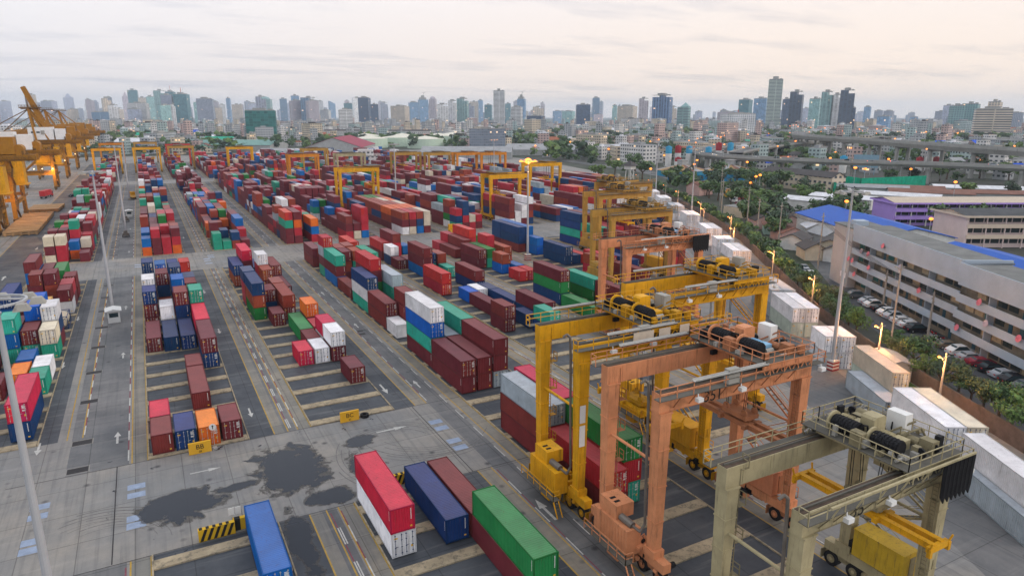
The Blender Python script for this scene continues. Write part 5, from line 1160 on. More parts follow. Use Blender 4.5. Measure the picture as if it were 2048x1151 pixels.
BLUE = M('roof_bright_blue', (.004,.085,.42), .5, var=.12, scale=.4, grime=.15, gcol=(.02,.06,.2))
ub = atan2(-.89,-.455)
house(209.5,143,54,24,6.4,2.6,ub,WALLS[0],BLUE,'long shed with a vivid blue roof behind the stair end of the apartment block','shed',name='market_shed')
house(182,88,34,24,5.8,2.4,ub,WALLS[0],BLUE,'vivid blue roofed shed behind the nearer apartment wing','shed',name='market_shed')
us = atan2(-.465,.885)
PUR = M('purple_render', (.4,.27,.68), .8, var=.08, scale=.3); SCW = M('school_cream', (.6,.5,.4), .8, var=.1, scale=.3, grime=.2, gcol=(.3,.25,.2)); SCP = M('school_pink', (.62,.5,.48), .8, var=.1, scale=.3, grime=.25, gcol=(.35,.3,.28))
def school(x, y, L_, D_, h, nf, wall, band, roofm, label, rise, end):
    o = empty('school_building', (x, y, 0), us, label, 'school building'); b = MB(); b.box(0,.5,0,D_,0,h); b.box(.5,L_,1.8,D_,0,h-.3); b.obj('wall', end, o)
    fh = h/nf; cnt = 0; b0 = MB(); b0.box(-1.3,1.3,-.06,.02,0,fh*.45); b0.box(-.06,.06,-.1,-.06,0,fh*.45); me = b0.mesh('window', [WD[0]])
    for f_ in range(nf):
        z = f_*fh
        if f_: b = MB(); b.box(.5,L_,0,1.8,z-.2,z); b.box(.5,L_,-.2,0,z-.3,z+1.0); b.obj('balcony', band, o)
        b = MB()
        for xx in range(0, int(L_), 6): b.box(xx+.5,xx+.8,0,.35,z+.01,z+fh-.25)
        b.obj('column', wall, o)
        for xx in range(0, int(L_)-4, 3): mk('window', me, o, (xx+2.2, 1.8, z+.4*fh)); cnt += 1
    b = MB(); b.hexa([(-1,-1,h-.3),(L_,-1,h-.3),(L_,D_+1,h-.3),(-1,D_+1,h-.3),(-1,-1,h+.3),(L_,-1,h+.3),(L_,D_+1,h+.3),(-1,D_+1,h+.3)], 1)
    if rise:
        b.hexa([(-.8,-.8,h+.3),(L_,-.8,h+.3),(L_,D_/2,h+rise),(-.8,D_/2,h+rise),(-.8,-.8,h+.35),(L_,-.8,h+.35),(L_,D_/2,h+rise+.1),(-.8,D_/2,h+rise+.1)])
        b.hexa([(-.8,D_/2,h+rise),(L_,D_/2,h+rise),(L_,D_+.8,h+.3),(-.8,D_+.8,h+.3),(-.8,D_/2,h+rise+.1),(L_,D_/2,h+rise+.1),(L_,D_+.8,h+.35),(-.8,D_+.8,h+.35)])
        b.face([(0,0,h),(0,D_,h),(0,D_/2,h+rise)],1)
    b.obj('roof', [roofm, band], o); return o
school(227.5,121.5,70,17,10.2,3,SCP,SCW,ROOFD,'cream and pink school building with a dark roof near the right edge',1.4,SCP)
school(250,160,88,16,8.8,3,WALLS[0],PUR,M('roof_beige',(.5,.42,.33),.7),'bright purple gabled school building with a beige roof',1.5,PUR)
house(333,271,52,10,8.8,2.4,atan2(-56,-5)+pi,FW[1],ROOFS[2],'three storey cream row house with a dark tiled roof by the green screen','building',win=0,name='row_building')
for x, y, L_, W2, rz, ri, lab in ((262,211,26,11,-1.32,3,'nearest white roofed shed beside the lit parking lot'),(286,208,28,11,-1.32,3,'white roofed shed just behind the nearest one'),(316,201,34,10,-1.1,3,'narrow white roofed shed left of the rusty roofs'),(384,203,40,12,-.85,3,'white roofed shed beyond the rusty roofs'),
    (343,203,36,16,-.9,1,'rusty sheet roofed shed, left of two'),(352,222,36,14,-.9,1,'rusty sheet roofed shed behind, right of two'),(340,232,34,12,-.95,0,'grey blue sheet roofed shed touching the green screen'),(372,180,50,12,-.75,1,'long rusty roofed row behind the purple building')):
    house(x,y,L_,W2,4.6,1.0,rz,WALLS[0] if ri == 3 else WALLS[3],ROOFS[ri],lab,'shed',name='storage_shed')
SH = [(181,147,9,7,2,'dark tiled'),(190,158,10,8,1,'dull maroon'),(198,171,9,7,1,'rusty red'),(184,136,12,8,2,'blackish'),(196,148,10,6,0,'pale grey'),(206,160,9,7,3,'whitish'),(214,176,10,8,2,'charcoal'),(222,190,9,7,0,'light grey'),(172,134,8,6,2,'dark slate'),(232,200,12,7,0,'silvery'),(176,128,8,6,2,'black sheet'),(203,182,8,6,2,'brown black')]
for i, (x, y, w_, d_, ri, nm) in enumerate(SH): house(x,y,w_,d_,3.4,1.6,.4+i*.7%1,WALLS[(i*2)%5],ROOFS[ri],'small house with a %s roof, %s along the lane from the apartment stairs' % (nm, ordn(i+1)),'house',name='wooden_house')
house(103.5,63.5,6,4,3,.4,R(60),WALLS[3],ROOFS[0],'small grey roofed wall shed behind the tall cream reefers','shed',name='wall_shed')
# port wall
WB = M('wall_brick', (.13,.1,.085), .9, var=.35, scale=.7, grime=.5, gcol=(.05,.05,.045))
fence([(wall_x(y), y) for y in (20,38.6,54,69.3,80,90.2,104,118.3,134,151,165.8,190,218,260,308)], 2.6, WB, 'weathered brown brick wall between the reefers and the street trees', 'wall', 'port_wall', step=6, th=.3)
tag(sheet('grass_strip', [[(wall_x(y)-d, y) for y, d in ((56,5),(64,6),(70,6.5),(78,6))]+[(wall_x(y)-.4, y) for y in (78,70,64,56)]], .03, M('grass_green', (.08,.13,.03), .9, var=.4, scale=1.5), kind='structure'), kind='structure')
# ------------------------------------------------------------- trees
LEAF = []
for nm, c in (('mid',(.05,.105,.025)),('bright',(.09,.16,.03)),('dark',(.022,.055,.02)),('olive',(.075,.1,.03))):
    m, nt, b_ = newmat('leaf_'+nm); geo = nt.nodes.new('ShaderNodeNewGeometry'); nz = nt.nodes.new('ShaderNodeTexNoise'); nz.inputs['Scale'].default_value = 1.3; nt.links.new(geo.outputs['Position'], nz.inputs[0])
    hs = nt.nodes.new('ShaderNodeHueSaturation'); hs.inputs['Color'].default_value = (*c,1); mr = nt.nodes.new('ShaderNodeMapRange'); nt.links.new(nz.outputs[0], mr.inputs[0]); mr.inputs[1].default_value = .3; mr.inputs[2].default_value = .7; mr.inputs[3].default_value = .55; mr.inputs[4].default_value = 1.5
    nt.links.new(mr.outputs[0], hs.inputs['Value']); nt.links.new(hs.outputs[0], b_.inputs['Base Color']); b_.inputs['Roughness'].default_value = .6; LEAF.append(m)
BARK = M('bark', (.1,.075,.055), .9, var=.3)
def crown(seed, R0, H0, nb, nl, ls, flat=1.0):
    q = random.Random(seed); b = MB()
    for i in range(nb):
        t = q.uniform(0, 6.28); rr = R0*q.uniform(.15,.8); c = Vector((rr*cos(t), rr*sin(t), H0+R0*flat*q.uniform(-.45,.55))); br = R0*q.uniform(.25,.5)
        for k_ in range(nl):
            d = Vector((q.gauss(0,1), q.gauss(0,1), q.gauss(0,1)+.25)).normalized(); p = c+Vector((d.x,d.y,d.z*.75))*br*q.uniform(.6,1.08)
            n = (d+Vector((q.uniform(-.7,.7),q.uniform(-.7,.7),q.uniform(-.2,.9)))).normalized(); a = n.cross(Vector((q.random(),q.random(),q.random()))).normalized()*ls*q.uniform(.6,1.2); e = n.cross(a)*.6
            b.face([p-a-e, p+a*.2-e*1.2, p+a+e*.3, p-a*.1+e])
    return b
def trunk(H0, R0, seed, palm=False):
    q = random.Random(seed); b = MB(); b.tube((0,0,0),(0.1,0,H0*.6),R0*.09,R0*.06,n=7)
    for i in range(5):
        t = i*1.3+q.random(); b.tube((.1,0,H0*.55),(R0*.5*cos(t),R0*.5*sin(t),H0*q.uniform(.85,1.1)),R0*.045,R0*.018,n=5)
    return b
TV = []
for i in range(6): TV.append((crown(i, 3.0, 4.4, 13, 120, .2, .8).mesh('crown', LEAF[(i*3) % 4]), trunk(4.4, 3, i).mesh('trunk', BARK)))
TL = [(crown(20+i, 3.0, 4.2, 12, 42, .42, .85).mesh('crown', LEAF[i % 3]), trunk(4.2, 3, i).mesh('trunk', BARK)) for i in range(4)]
TF = [crown(40+i, 3.0, 3.4, 9, 12, .9, .9) for i in range(3)]
def tree(x, y, s, v, label, group=None, lo=False, name='tree', zs=1):
    o = empty(name, (x, y, 0), (x*7+y*3) % 6.28, label, 'tree', group); o.scale = (s, s, s*zs); c, t = (TL if lo else TV)[v % (4 if lo else 6)]
    mk('crown', c, o); mk('trunk', t, o); return o
q = random.Random(31); y = 37; i = 0
while y < 300:
    i += 1; D = hypot(wall_x(y), y); gap = (70 < y < 76) or (50.5 < y < 52.5)
    if not gap: tree(wall_x(y)+q.uniform(1.6,3.6), y, q.uniform(.72,1.1), i, '%s green tree of the row along the port wall, counted from the right edge' % ordn(i), 'trees along the port wall', D > 170, 'street_tree', .95)
    y += q.uniform(2.4,3.5) if y < 180 else q.uniform(4,6)
BIGT = [(236,176,2.6,'big dark tree left of the purple building'),(272,141,2.2,'dark tree before the purple balconies'),(243,138,2.6,'dark tree between the two blue roofed sheds'),(246,128,2.0,'round tree before the pink school end wall'),(196,167,2.4,'broad dark tree left of the long blue shed'),(187,160,1.9,'dark tree over the lane houses'),(213,182,2.6,'big spreading tree behind the lane houses'),(226,205,2.9,'tall dark tree by the parking lot'),(238,224,2.4,'dense tree at the parking lot corner'),(231,212,2.0,'tree left of the white roofed sheds'),(222,178,1.7,'small tree beside the pale shed roof'),
 (205,190,2.2,'tree on the street side of the lane houses'),(254,262,2.0,'tree by the red trucks'),(262,272,2.0,'tree behind the yellow trucks'),(298,300,2.4,'tree below the left hopper roof'),(306,312,2.0,'light green tree at the blue fence'),(318,318,2.1,'tree before the right hopper roof'),(283,326,2.3,'tree beside the water tower'),(289,360,3.0,'large dark tree left of the water tower'),(262,371,2.6,'dark rounded tree behind the white containers'),(330,420,3.2,'large tree left of the silo trio'),(300,405,2.6,'tree behind the parking lot lamps'),(420,395,2.8,'tree under the elevated curve'),(452,360,2.6,'pair of dark trees by the lower road'),(480,330,2.4,'tree beside the grey billboard'),
 (366,197,2.2,'bright tree above the purple roof'),(383,186,2.2,'bushy tree above the purple roof, right one'),(497,262,3.2,'big light green tree at the right edge by the elevated road'),(470,268,3.0,'wide light green tree left of the big one at the right edge'),(452,262,2.4,'green tree before the white roofed sheds'),(432,268,2.2,'tree at the end of the green screen'),(415,272,2.0,'small tree behind the green screen'),(485,238,2.6,'light green tree cut by the right edge'),(262,122,1.5,'small round tree before the school balconies'),(275,118,1.3,'small bush tree at the right edge by the school'),(116.5,71.5,.85,'small round tree in the street before the cars'),(345,300,2.0,'tree behind the row house'),(325,285,1.6,'tree at the row house end'),(296,230,1.6,'tree between white sheds and street'),(245,190,1.8,'tree beside the nearest white roofed shed')]
for i, (x, y, s, lab) in enumerate(BIGT): tree(x, y, s*.8, i*5+(2 if 'dark' in lab else 0), lab, None, True, 'tree', .85)
q = random.Random(58)
for i in range(34):
    for _ in range(40):
        y = q.uniform(128, 340); x = wall_x(y)+q.uniform(26, 80)
        if x-y*1.2 < 38 and all(hypot(x-a, y-b_) > 8 for a, b_, *_ in BIGT) and not near_line(x, y, [(141,100),(216,165),(262,222),(314,326),(350,420)], 11) and all(hypot(x-a, y-b_) > 13 for a, b_ in ((262,211),(286,208),(207,138),(333,271),(338,377))): break
    BIGT.append((x, y, 1, '')); tree(x, y, q.uniform(1.1,2.0), i*7+3, 'dark leafy tree among the small roofs right of the street, %s by distance' % ordn(i+1) if False else 'dark leafy tree in the belt between the street and the sheds', 'trees between the street and the sheds', True)
q = random.Random(77); n = 0; fm = MB(); fms = []
far_i = 0; clumps = [(q.uniform(-8,66), 560+q.random()*1900, q.uniform(20,80)) for _ in range(46)]
for az, D, sp in clumps+[(14,1050,90),(22,1000,80),(6,900,60),(27,1020,60),(-1,1100,60)]:
    for k_ in range(int(sp*.6)):
        x = D*sin(R(az))+q.gauss(0,sp); y = D*cos(R(az))+q.gauss(0,sp*.7)
        if in_yard(x, y, 10) or near_line(x, y, HWY_LOW, 20) or near_line(x, y, HWY_UP, 20) or hypot(x, y) < 500: continue
        t = TF[far_i % 3]; far_i += 1; s = q.uniform(1.3,3.2); k0 = len(fm.v); mi = q.randrange(3)
        fm.v += [(x+p[0]*s, y+p[1]*s, p[2]*s) for p in t.v]; fm.f += [tuple(k0+j for j in f_) for f_ in t.f]; fm.m += [mi]*len(t.f)
for k_ in range(3400):
    az = R(28.05+q.uniform(-39,39)); D = 230+q.random()**1.2*1500; x, y = D*sin(az), D*cos(az)
    if not free(x, y, 3) or not clear(x, y, 3): continue
    t = TF[far_i % 3]; far_i += 1; s = q.uniform(.9,1.9); k0 = len(fm.v); mi = q.randrange(3)
    fm.v += [(x+p[0]*s, y+p[1]*s, p[2]*s) for p in t.v]; fm.f += [tuple(k0+j for j in f_) for f_ in t.f]; fm.m += [mi]*len(t.f)
tag(fm.obj('distant_trees', LEAF), 'dark green tree masses scattered between the far buildings', 'trees', kind='stuff')
# ------------------------------------------------------------- masts and poles
POLE = M('mast_grey', (.42,.43,.45), .5, .2, var=.1, grime=.15)
CHEV = [M('chevron_red', (.3,.03,.03), .6), M('chevron_white', (.65,.6,.55), .6), M('chevron_black', (.02,.02,.02), .7), M('chevron_yellow', (.6,.36,.02), .6)]
def mast(x, y, h, label, lit=0, base='block', head=True):
    o = empty('lamp_mast', (x, y, 0), 0, label, 'lamp mast'); b = MB(); b.tube((0,0,0),(0,0,h),.36,.15,n=12); b.obj('pole', POLE, o)
    b = MB()
    if base == 'block':
        for k_ in range(6): b.box(-.8,.8,-.8,.8,.02+k_*.3,.31+k_*.3,k_ % 2)
        b.obj('striped_base', CHEV[:2], o)
    else: b.box(-.7,.7,-.7,.7,0,.6); b.obj('base', BEAM, o)
    if head:
        b = MB(); 
        for k_ in range(16): t0, t1 = 2*pi*k_/16, 2*pi*(k_+1)/16; b.bar((1.6*cos(t0),1.6*sin(t0),h-.3),(1.6*cos(t1),1.6*sin(t1),h-.3),.14)
        for k_ in range(4): t0 = pi*k_/2; b.bar((0,0,h-.1),(1.6*cos(t0),1.6*sin(t0),h-.3),.12)
        b.obj('head_ring', POLE, o)
        for k_ in range(8):
            t0 = 2*pi*k_/8; b = MB(); c = Vector((2.1*cos(t0),2.1*sin(t0),h-.5)); b.hexa([c+Vector(v) for v in ((-.45,-.35,-.15),(.45,-.35,-.15),(.45,.35,-.15),(-.45,.35,-.15),(-.25,-.2,.25),(.25,-.2,.25),(.25,.2,.25),(-.25,.2,.25))]); b.obj('floodlight', LAMPM if k_ < lit else GREYP, o)
    return o
mast(-8.8, 49.4, 30.5, 'nearest grey lamp mast crossing the lower left corner', base='c')
mast(-9.1, 160.3, 30.5, 'grey lamp mast with the white guard hut at its foot', base='c')
mast(-8.2, 277.8, 31, 'grey lamp mast in the lane beyond the crossing, left of the red white blocks', base='c')
mast(-8, 395, 31, 'distant grey lamp mast in the same lane', base='c')
mast(97.4, 69.5, 29.8, 'grey lamp mast with a chevron striped base beside the stacked reefers')
mast(96.3, 171, 29, 'grey lamp mast with glowing orange lamp in the middle of the yard', lit=8)
mast(100, 300, 29, 'slim grey lamp mast behind the yellow crane over the orange block'); mast(165, 330, 29, 'slim lamp mast beside the far ochre cranes', lit=3); mast(224, 268, 29, 'lamp mast at the far end of the white reefers'); mast(190, 205, 29, 'lamp mast beside the farthest reefer pairs')
b = MB(); b.blob((96.3,171,28.6),1.0,1.0,.8,12); tag(b.obj('lamp_globe', glow('sodium_glow', (1,.3,.04), 2.4)), 'glowing orange sodium lamp cluster on the mid yard mast', 'lamp')
def point(x, y, z, e, c=(1,.42,.12), s=.3):
    ld = bpy.data.lights.new('street_lamp_light', 'POINT'); ld.energy = e; ld.color = c; ld.shadow_soft_size = s; lo = bpy.data.objects.new('street_lamp_light', ld); COL.objects.link(lo); lo.location = (x, y, z)
point(96.3,171,26.5,6000)
WOODP = M('concrete_pole', (.3,.28,.25), .8, var=.2)
def lamp_pole(x, y, h, label, lit=True, arm=1.6, side=-1, e=0):
    o = empty('street_lamp', (x, y, 0), 0, label, 'street lamp'); b = MB(); b.tube((0,0,0),(0,0,h),.2,.13,n=8); b.bar((0,0,h-1.2),(side*arm,0,h-.2),.09); b.bar((-1,0,h-.6),(1,0,h-.6),.12); b.obj('pole', WOODP, o)
    b = MB(); b.blob((side*arm,0,h-.3),.24,.2,.15,8); b.obj('lamp_head', LAMPM if lit else GREYP, o)
    if e: point(x+side*arm, y, h-1.0, e)
for i, (x, y, h, e, lit) in enumerate(((105.5,66.2,8.0,3200,1),(113.5,69.3,16.5,0,0),(124.6,94.6,8,2600,1),(140,119,8,2600,1),(157.3,149.5,8.3,2600,1),(176,169,8,1500,1),(183.5,190,8,1500,1),(196,205,8,1200,1),(215,240,8,1200,1),(229,265,8,0,1),(240,290,8,0,1),(255,320,8,0,1),(97,51,9,2200,1))):
    lamp_pole(x-1.2, y, h, '%s along the port wall, %s from the right picture edge' % ('lit orange street lamp' if lit else 'tall concrete pole', ordn(i+1)), bool(lit), e=e)
for i, (x, y, h) in enumerate(((151.9,115.8,17),(173,147,15),(181,163,14),(199,198,17),(138,88,9),(128,72,9),(192,178,16),(236,236,16),(262,262,16))):
    o = empty('utility_pole', (x, y, 0), .3, 'bare concrete utility pole, %s along the street behind the wall trees' % ordn(i+1), 'utility pole'); b = MB(); b.tube((0,0,0),(0,0,h),.24,.15,n=8); b.obj('pole', WOODP, o); b = MB(); b.bar((-1.3,0,h-1),(1.3,0,h-1),.14); b.bar((-1,0,h-2),(1,0,h-2),.12); b.obj('crossarm', WOODP, o)
b = MB()
for k_ in range(4):
    P = [(128,72,8.2),(151.9,115.8,14.5),(173,147,13.5),(192,178,14.5),(236,236,14.5)]
    for a, c in zip(P, P[1:]):
        for j in range(8):
            f0, f1 = j/8, (j+1)/8; g0, g1 = -4*f0*(1-f0)*1.2, -4*f1*(1-f1)*1.2
            p0 = [a[m]+(c[m]-a[m])*f0 for m in range(3)]; p1 = [a[m]+(c[m]-a[m])*f1 for m in range(3)]; b.bar((p0[0]+k_*.5, p0[1], p0[2]+g0), (p1[0]+k_*.5, p1[1], p1[2]+g1), .05)
tag(b.obj('power_lines', CABLE), 'sagging black power lines strung between the street poles', 'power lines')
# highway and city lights (they really are lit lamps)
q = random.Random(3); n = 0
lb = MB(); lb.blob((0,0,0),.55,.55,.4,8); lme = lb.mesh('lamp_head', LAMPM); pbm = MB(); pbm.tube((0,0,-9),(0,0,0),.16,.1,n=6); pme = pbm.mesh('pole', POLE)
def hl(x, y, z, lab, grp, s=1):
    o = empty('road_lamp', (x, y, z), 0, lab, 'lamp', grp); a = mk('lamp_head', lme, o); a.scale = (s,s,s); mk('pole', pme, o)
for pts, z, st_ in ((HWY_LOW, 12, 55), (HWY_UP, 20.5, 60)):
    for (a, c), (e, f_) in zip(pts, pts[1:]):
        L_ = hypot(e-a, f_-c); k_ = 0
        while k_ < L_: t = k_/L_; hl(a+(e-a)*t+2, c+(f_-c)*t+2, z+9, 'lit orange lamp on a pole standing on the elevated road', 'lamps of the elevated road'); k_ += st_
for i in range(120):
    az = R(q.uniform(38,66) if i < 95 else q.uniform(-5,38)); D = q.uniform(600,3200) if i < 60 else q.uniform(260,900); x, y = D*sin(az), D*cos(az)
    if in_yard(x, y): continue
    hl(x, y, q.uniform(8,13), 'small orange street lamp shining among the town roofs', 'town lights', 1+D/900)
# ------------------------------------------------------------- vehicles
TY = RUBBER
def car_parts(L_, Wd, Hh, wagon):
    b = MB(); hw = Wd/2
    prof = [(-L_/2,.35),(-L_/2,.75),(-L_/2+.12,.9),(-L_*.27,.98),(-L_*.13,Hh),(L_*.22,Hh),(L_*(.46 if wagon else .34),1.0),(L_/2-.05,.95),(L_/2,.7),(L_/2,.35),(L_*.4,.28),(-L_*.4,.28)]
    def sect(y, inset): return [(x, y, z) if z <= 1.0 else (x, y*(1-inset), z) for x, z in prof]
    ys = (-hw, hw); k0 = len(b.v); A_, B_ = sect(-hw, .2), sect(hw, .2); n_ = len(prof)
    b.v += A_+B_
    for i in range(n_): j = (i+1) % n_; b.f.append((k0+i, k0+j, k0+n_+j, k0+n_+i)); b.m.append(0)
    b.f.append(tuple(k0+i for i in range(n_-1,-1,-1))); b.f.append(tuple(k0+n_+i for i in range(n_))); b.m += [0,0]
    g = MB(); x0, x1 = -L_*.25, (L_*.43 if wagon else L_*.32)
    for s in (-1,1): g.face([(x0+.06,s*(hw+.005),1.0),(x1-.06,s*(hw+.005),1.02),(L_*.2,s*(hw*.8+.02),Hh-.08),(-L_*.12,s*(hw*.8+.02),Hh-.08)])
    g.face([(-L_*.26,-hw*.82,1.01),(-L_*.135,-hw*.74,Hh-.03),(-L_*.135,hw*.74,Hh-.03),(-L_*.26,hw*.82,1.01)]); 
    g.v = [(p[0]-.02, p[1], p[2]+.012) for p in g.v]; g.face([(L_*.235,-hw*.74,Hh-.02),(x1+.02,-hw*.82,1.04),(x1+.02,hw*.82,1.04),(L_*.235,hw*.74,Hh-.02)])
    w_ = MB(); w_.tube((0,-.1,0),(0,.1,0),.32,n=14); h = MB(); h.tube((0,-.11,0),(0,.11,0),.18,n=8)
    l1 = MB(); l1.box(-L_/2-.02,-L_/2+.05,-.2,.2,.62,.78); l2 = MB(); l2.box(L_/2-.04,L_/2+.02,-.18,.18,.7,.88)
    return b, g, w_, h, l1, l2, L_, Wd
CP = {0: car_parts(4.4,1.75,1.42,False), 1: car_parts(4.6,1.85,1.72,True)}
CM_ = {k_: M('car_paint_'+k_, c, .25, .1, var=.04) for k_, c in dict(white=(.7,.7,.7), silver=(.4,.42,.45), black=(.02,.02,.025), grey=(.16,.17,.18), maroon=(.25,.03,.05), blue=(.2,.35,.5), bronze=(.2,.16,.12), red=(.5,.03,.03)).items()}
HL = M('headlight_lens', (.6,.6,.6), .2); TLm = M('tail_light_red', (.4,.02,.02), .3); TLON = glow('tail_light_on', (1,.05,.03), 12); CC = {}
def car(x, y, rz, c, kind, label, group=None, z=0, on=False, cat='car'):
    p = CP[kind]; o = empty('parked_car' if not on else 'moving_car', (x, y, z), rz, label, cat, group)
    for nm, i, m_ in (('body',0,CM_[c]),('window_glass',1,GLASS)):
        k_ = (nm, kind, c);
        if k_ not in CC: CC[k_] = p[i].mesh(nm, m_)
        mk(nm, CC[k_], o)
    if 'w' not in CC: CC['w'] = p[2].mesh('wheel', TY); CC['h'] = p[3].mesh('rim', STEEL)
    for sx in (-.31,.3):
        for sy in (-1,1): w_ = mk('wheel', CC['w'], o, (sx*p[6], sy*(p[7]/2-.08), .32)); mk('rim', CC['h'], w_)
    for i, nm, m_ in ((4,'headlight',LAMPW if on else HL),(5,'tail_light',TLON if on else TLm)):
        k_ = (nm, kind, on)
        if k_ not in CC: CC[k_] = p[i].mesh(nm, m_)
        for s in (-.62,.62): mk(nm, CC[k_], o, (0, s, 0))
    return o
cars = [(142.3,97.6,'grey',1),(139.6,92.6,'silver',1),(138.2,90.4,'white',1),(136.5,87.4,'black',0),(135,85,'white',1),(133.6,82.7,'silver',1),(132.2,80.2,'white',0),(130.7,77.8,'white',0),(129.2,75.2,'black',1),(124.7,66.6,'bronze',0),(123.2,63.6,'white',1),(121.7,61.2,'silver',0),(120.5,58.7,'maroon',0),(119.2,56.4,'black',0),(118,53.8,'silver',0),(116.4,51.3,'black',1),(115.1,49.0,'grey',1),(113.4,46.6,'white',0),(112,44.3,'blue',0),(110.6,42.2,'bronze',0),(109.4,39.9,'white',0)]
for i, (x, y, c, kd) in enumerate(cars): car(x+.8, y+.2, R(150)+(.12 if i % 3 else -.05), c, kd, '%s %s parked before the apartment block, %s in the row from the stair end' % (c, ('car','estate car')[kd], ordn(i+1)), 'cars parked before the apartment block')
for i, (x, y, c, kd) in enumerate(((151,117,'white',1),(154,121,'silver',0),(157,124,'grey',0),(247,236,'maroon',0),(-34.5,424,'black',0),(-31,300,'grey',0))): car(x, y, R(55), c, kd, ['white estate car behind the stair end of the apartment block','silver car on the lane past the stair end','grey car farther up the lane past the stair end','maroon car on the street by the red trucks','black car crossing the open quay asphalt','grey car beside the hatch covers'][i])
for i in range(16):
    (a, c), (e, f_) = (HWY_LOW[i % 9+1], HWY_LOW[i % 9+2]); t = (i*.37) % 1; n_ = Vector((f_-c, a-e, 0)).normalized(); n_ = -n_ if False else n_
    car(a+(e-a)*t+n_.x*(5+i % 2*5), c+(f_-c)*t+n_.y*(5+i % 2*5), atan2(f_-c, e-a), ['white','silver','grey','black'][i % 4], i % 2, '%s car with lights on driving on the lower elevated road' % ['white','silver','grey','black'][i % 4], 'cars on the elevated road', 12.02, True)
# motorcycles
def moto(x, y, rz, c, label, lit=False, rider=False):
    o = empty('motorcycle', (x, y, 0), rz, label, 'motorcycle', None if rider else 'motorcycles parked before the apartment block')
    for sx in (-.62,.62): b = MB(); b.tube((sx,-.06,.3),(sx,.06,.3),.3,n=14); b.obj('wheel', TY, o)
    b = MB(); b.prism([(-.5,.35),(.35,.3),(.5,.75),(.3,.8),(-.1,.62),(-.75,.78),(-.8,.68)], -.14, .14); b.bar((.62,0,.3),(.4,0,.95),.08); b.obj('frame', CM_[c], o)
    b = MB(); b.box(-.7,.0,-.15,.15,.78,.86); b.obj('saddle', TY, o); b = MB(); b.bar((.38,-.35,1.0),(.38,.35,1.0),.05); b.obj('handlebar', TY, o)
    b = MB(); b.blob((.5,0,.88),.1,.1,.1,8); b.obj('headlight', LAMPW if lit else HL, o); return o
k_ = 0
for i in range(12):
    t = i/11; x, y = 130.5-t*5.0, 73.0-t*6.5; moto(x-.6+(i % 2)*.9, y, R(60)+i*.2, ['black','red','silver','grey'][i % 4], '%s motorcycle in the parked cluster before the apartment, %s from its far end' % (['black','red','silver','grey'][i % 4], ordn(i+1)))
moto(72.6, 106.2, R(110), 'blue', 'motorcycle with lit headlight riding between the container blocks', True, True)
# people: one skinned body each
SKIN = M('skin', (.42,.25,.17), .6); CLO = [M('clothes_blue', (.04,.07,.25), .8), M('clothes_orange', (.55,.2,.03), .8), M('clothes_white', (.6,.6,.6), .8)]
def person(x, y, z, rz, m_, label, sit=False):
    me = bpy.data.meshes.new('body'); kz = .55 if sit else .9
    V = [(0,0,kz),(0,0,kz+.3),(0,0,kz+.52),(.02,0,kz+.68),(.03,0,kz+.78),(.02,.2,kz+.5),(.12,.26,kz+.22),(.42 if sit else .12,.24,kz+(.4 if sit else -.02)),(.02,-.2,kz+.5),(.12,-.26,kz+.22),(.42 if sit else .12,-.24,kz+(.4 if sit else -.02)),(0,.1,kz-.05),(.42 if sit else .03,.14,kz-(.1 if sit else .45)),(.3 if sit else -.02,.15,kz-(.5 if sit else .88)),(0,-.1,kz-.05),(.42 if sit else .05,-.14,kz-(.1 if sit else .45)),(.3 if sit else .05,-.15,kz-(.5 if sit else .88)),(.45 if sit else .13,.16,kz-(.5 if sit else .88)),(.45 if sit else .2,-.16,kz-(.5 if sit else .88))]
    E_ = [(0,1),(1,2),(2,3),(3,4),(2,5),(5,6),(6,7),(2,8),(8,9),(9,10),(0,11),(11,12),(12,13),(0,14),(14,15),(15,16),(13,17),(16,18)]
    me.from_pydata(V, E_, []); me.materials.append(m_); o = mk('person', me, None, (x, y, z), rz); tag(o, label, 'person')
    md = o.modifiers.new('skin', 'SKIN'); rr = [.14,.12,.15,.06,.1,.06,.045,.035,.06,.045,.035,.09,.06,.045,.09,.06,.045,.035,.035]
    for i, r_ in enumerate(rr): me.skin_vertices[0].data[i].radius = (r_, r_)
    me.skin_vertices[0].data[0].use_root = True; sb = o.modifiers.new('sub', 'SUBSURF'); sb.levels = 1; sb.render_levels = 1
    b = MB(); b.blob((.03,0,kz+.84),.1,.09,.1,8); b.obj('hair', TY if not sit else CLO[2], o); return o
person(72.5, 106.2, .3, R(110), CLO[0], 'rider in dark blue seated on the lit motorcycle', True)
# trucks
def truck(x, y, rz, c, label, load=None, cab='yellow', name='truck'):
    o = empty(name, (x, y, 0), rz, label, 'truck'); cm_ = {'yellow':CY[0],'white':WHITEP,'red':CM_['red']}[cab]
    b = MB(); b.prism([(5.2,.6),(7.3,.6),(7.4,1.6),(7.1,2.9),(5.2,2.9)], -1.2, 1.2); b.obj('cab', cm_, o); b = MB(); b.face([(7.42,-1.05,1.7),(7.42,1.05,1.7),(7.15,1.0,2.7),(7.15,-1.0,2.7)]); b.box(5.6,6.8,-1.22,-1.2,1.7,2.6); b.box(5.6,6.8,1.2,1.22,1.7,2.6); b.obj('windscreen', GLASS, o)
    b = MB(); b.box(-6.2,5.0,-.5,.5,.85,1.1); b.box(-6.2,4.6,-1.2,1.2,1.12,1.3); b.obj('chassis', CY[1] if cab == 'yellow' else CM_['grey'], o)
    for sx in (-5,-3.8,3.3,6.4):
        for s in (-1,1): w_ = MB(); w_.tube((sx,s*.85,.5),(sx,s*1.2,.5),.5,n=14); w_.obj('wheel', TY, o)
    if load: b = MB(); b.box(-6.2,4.7,-1.24,1.24,1.32,3.9); b.obj('cargo_box', load, o)
    return o
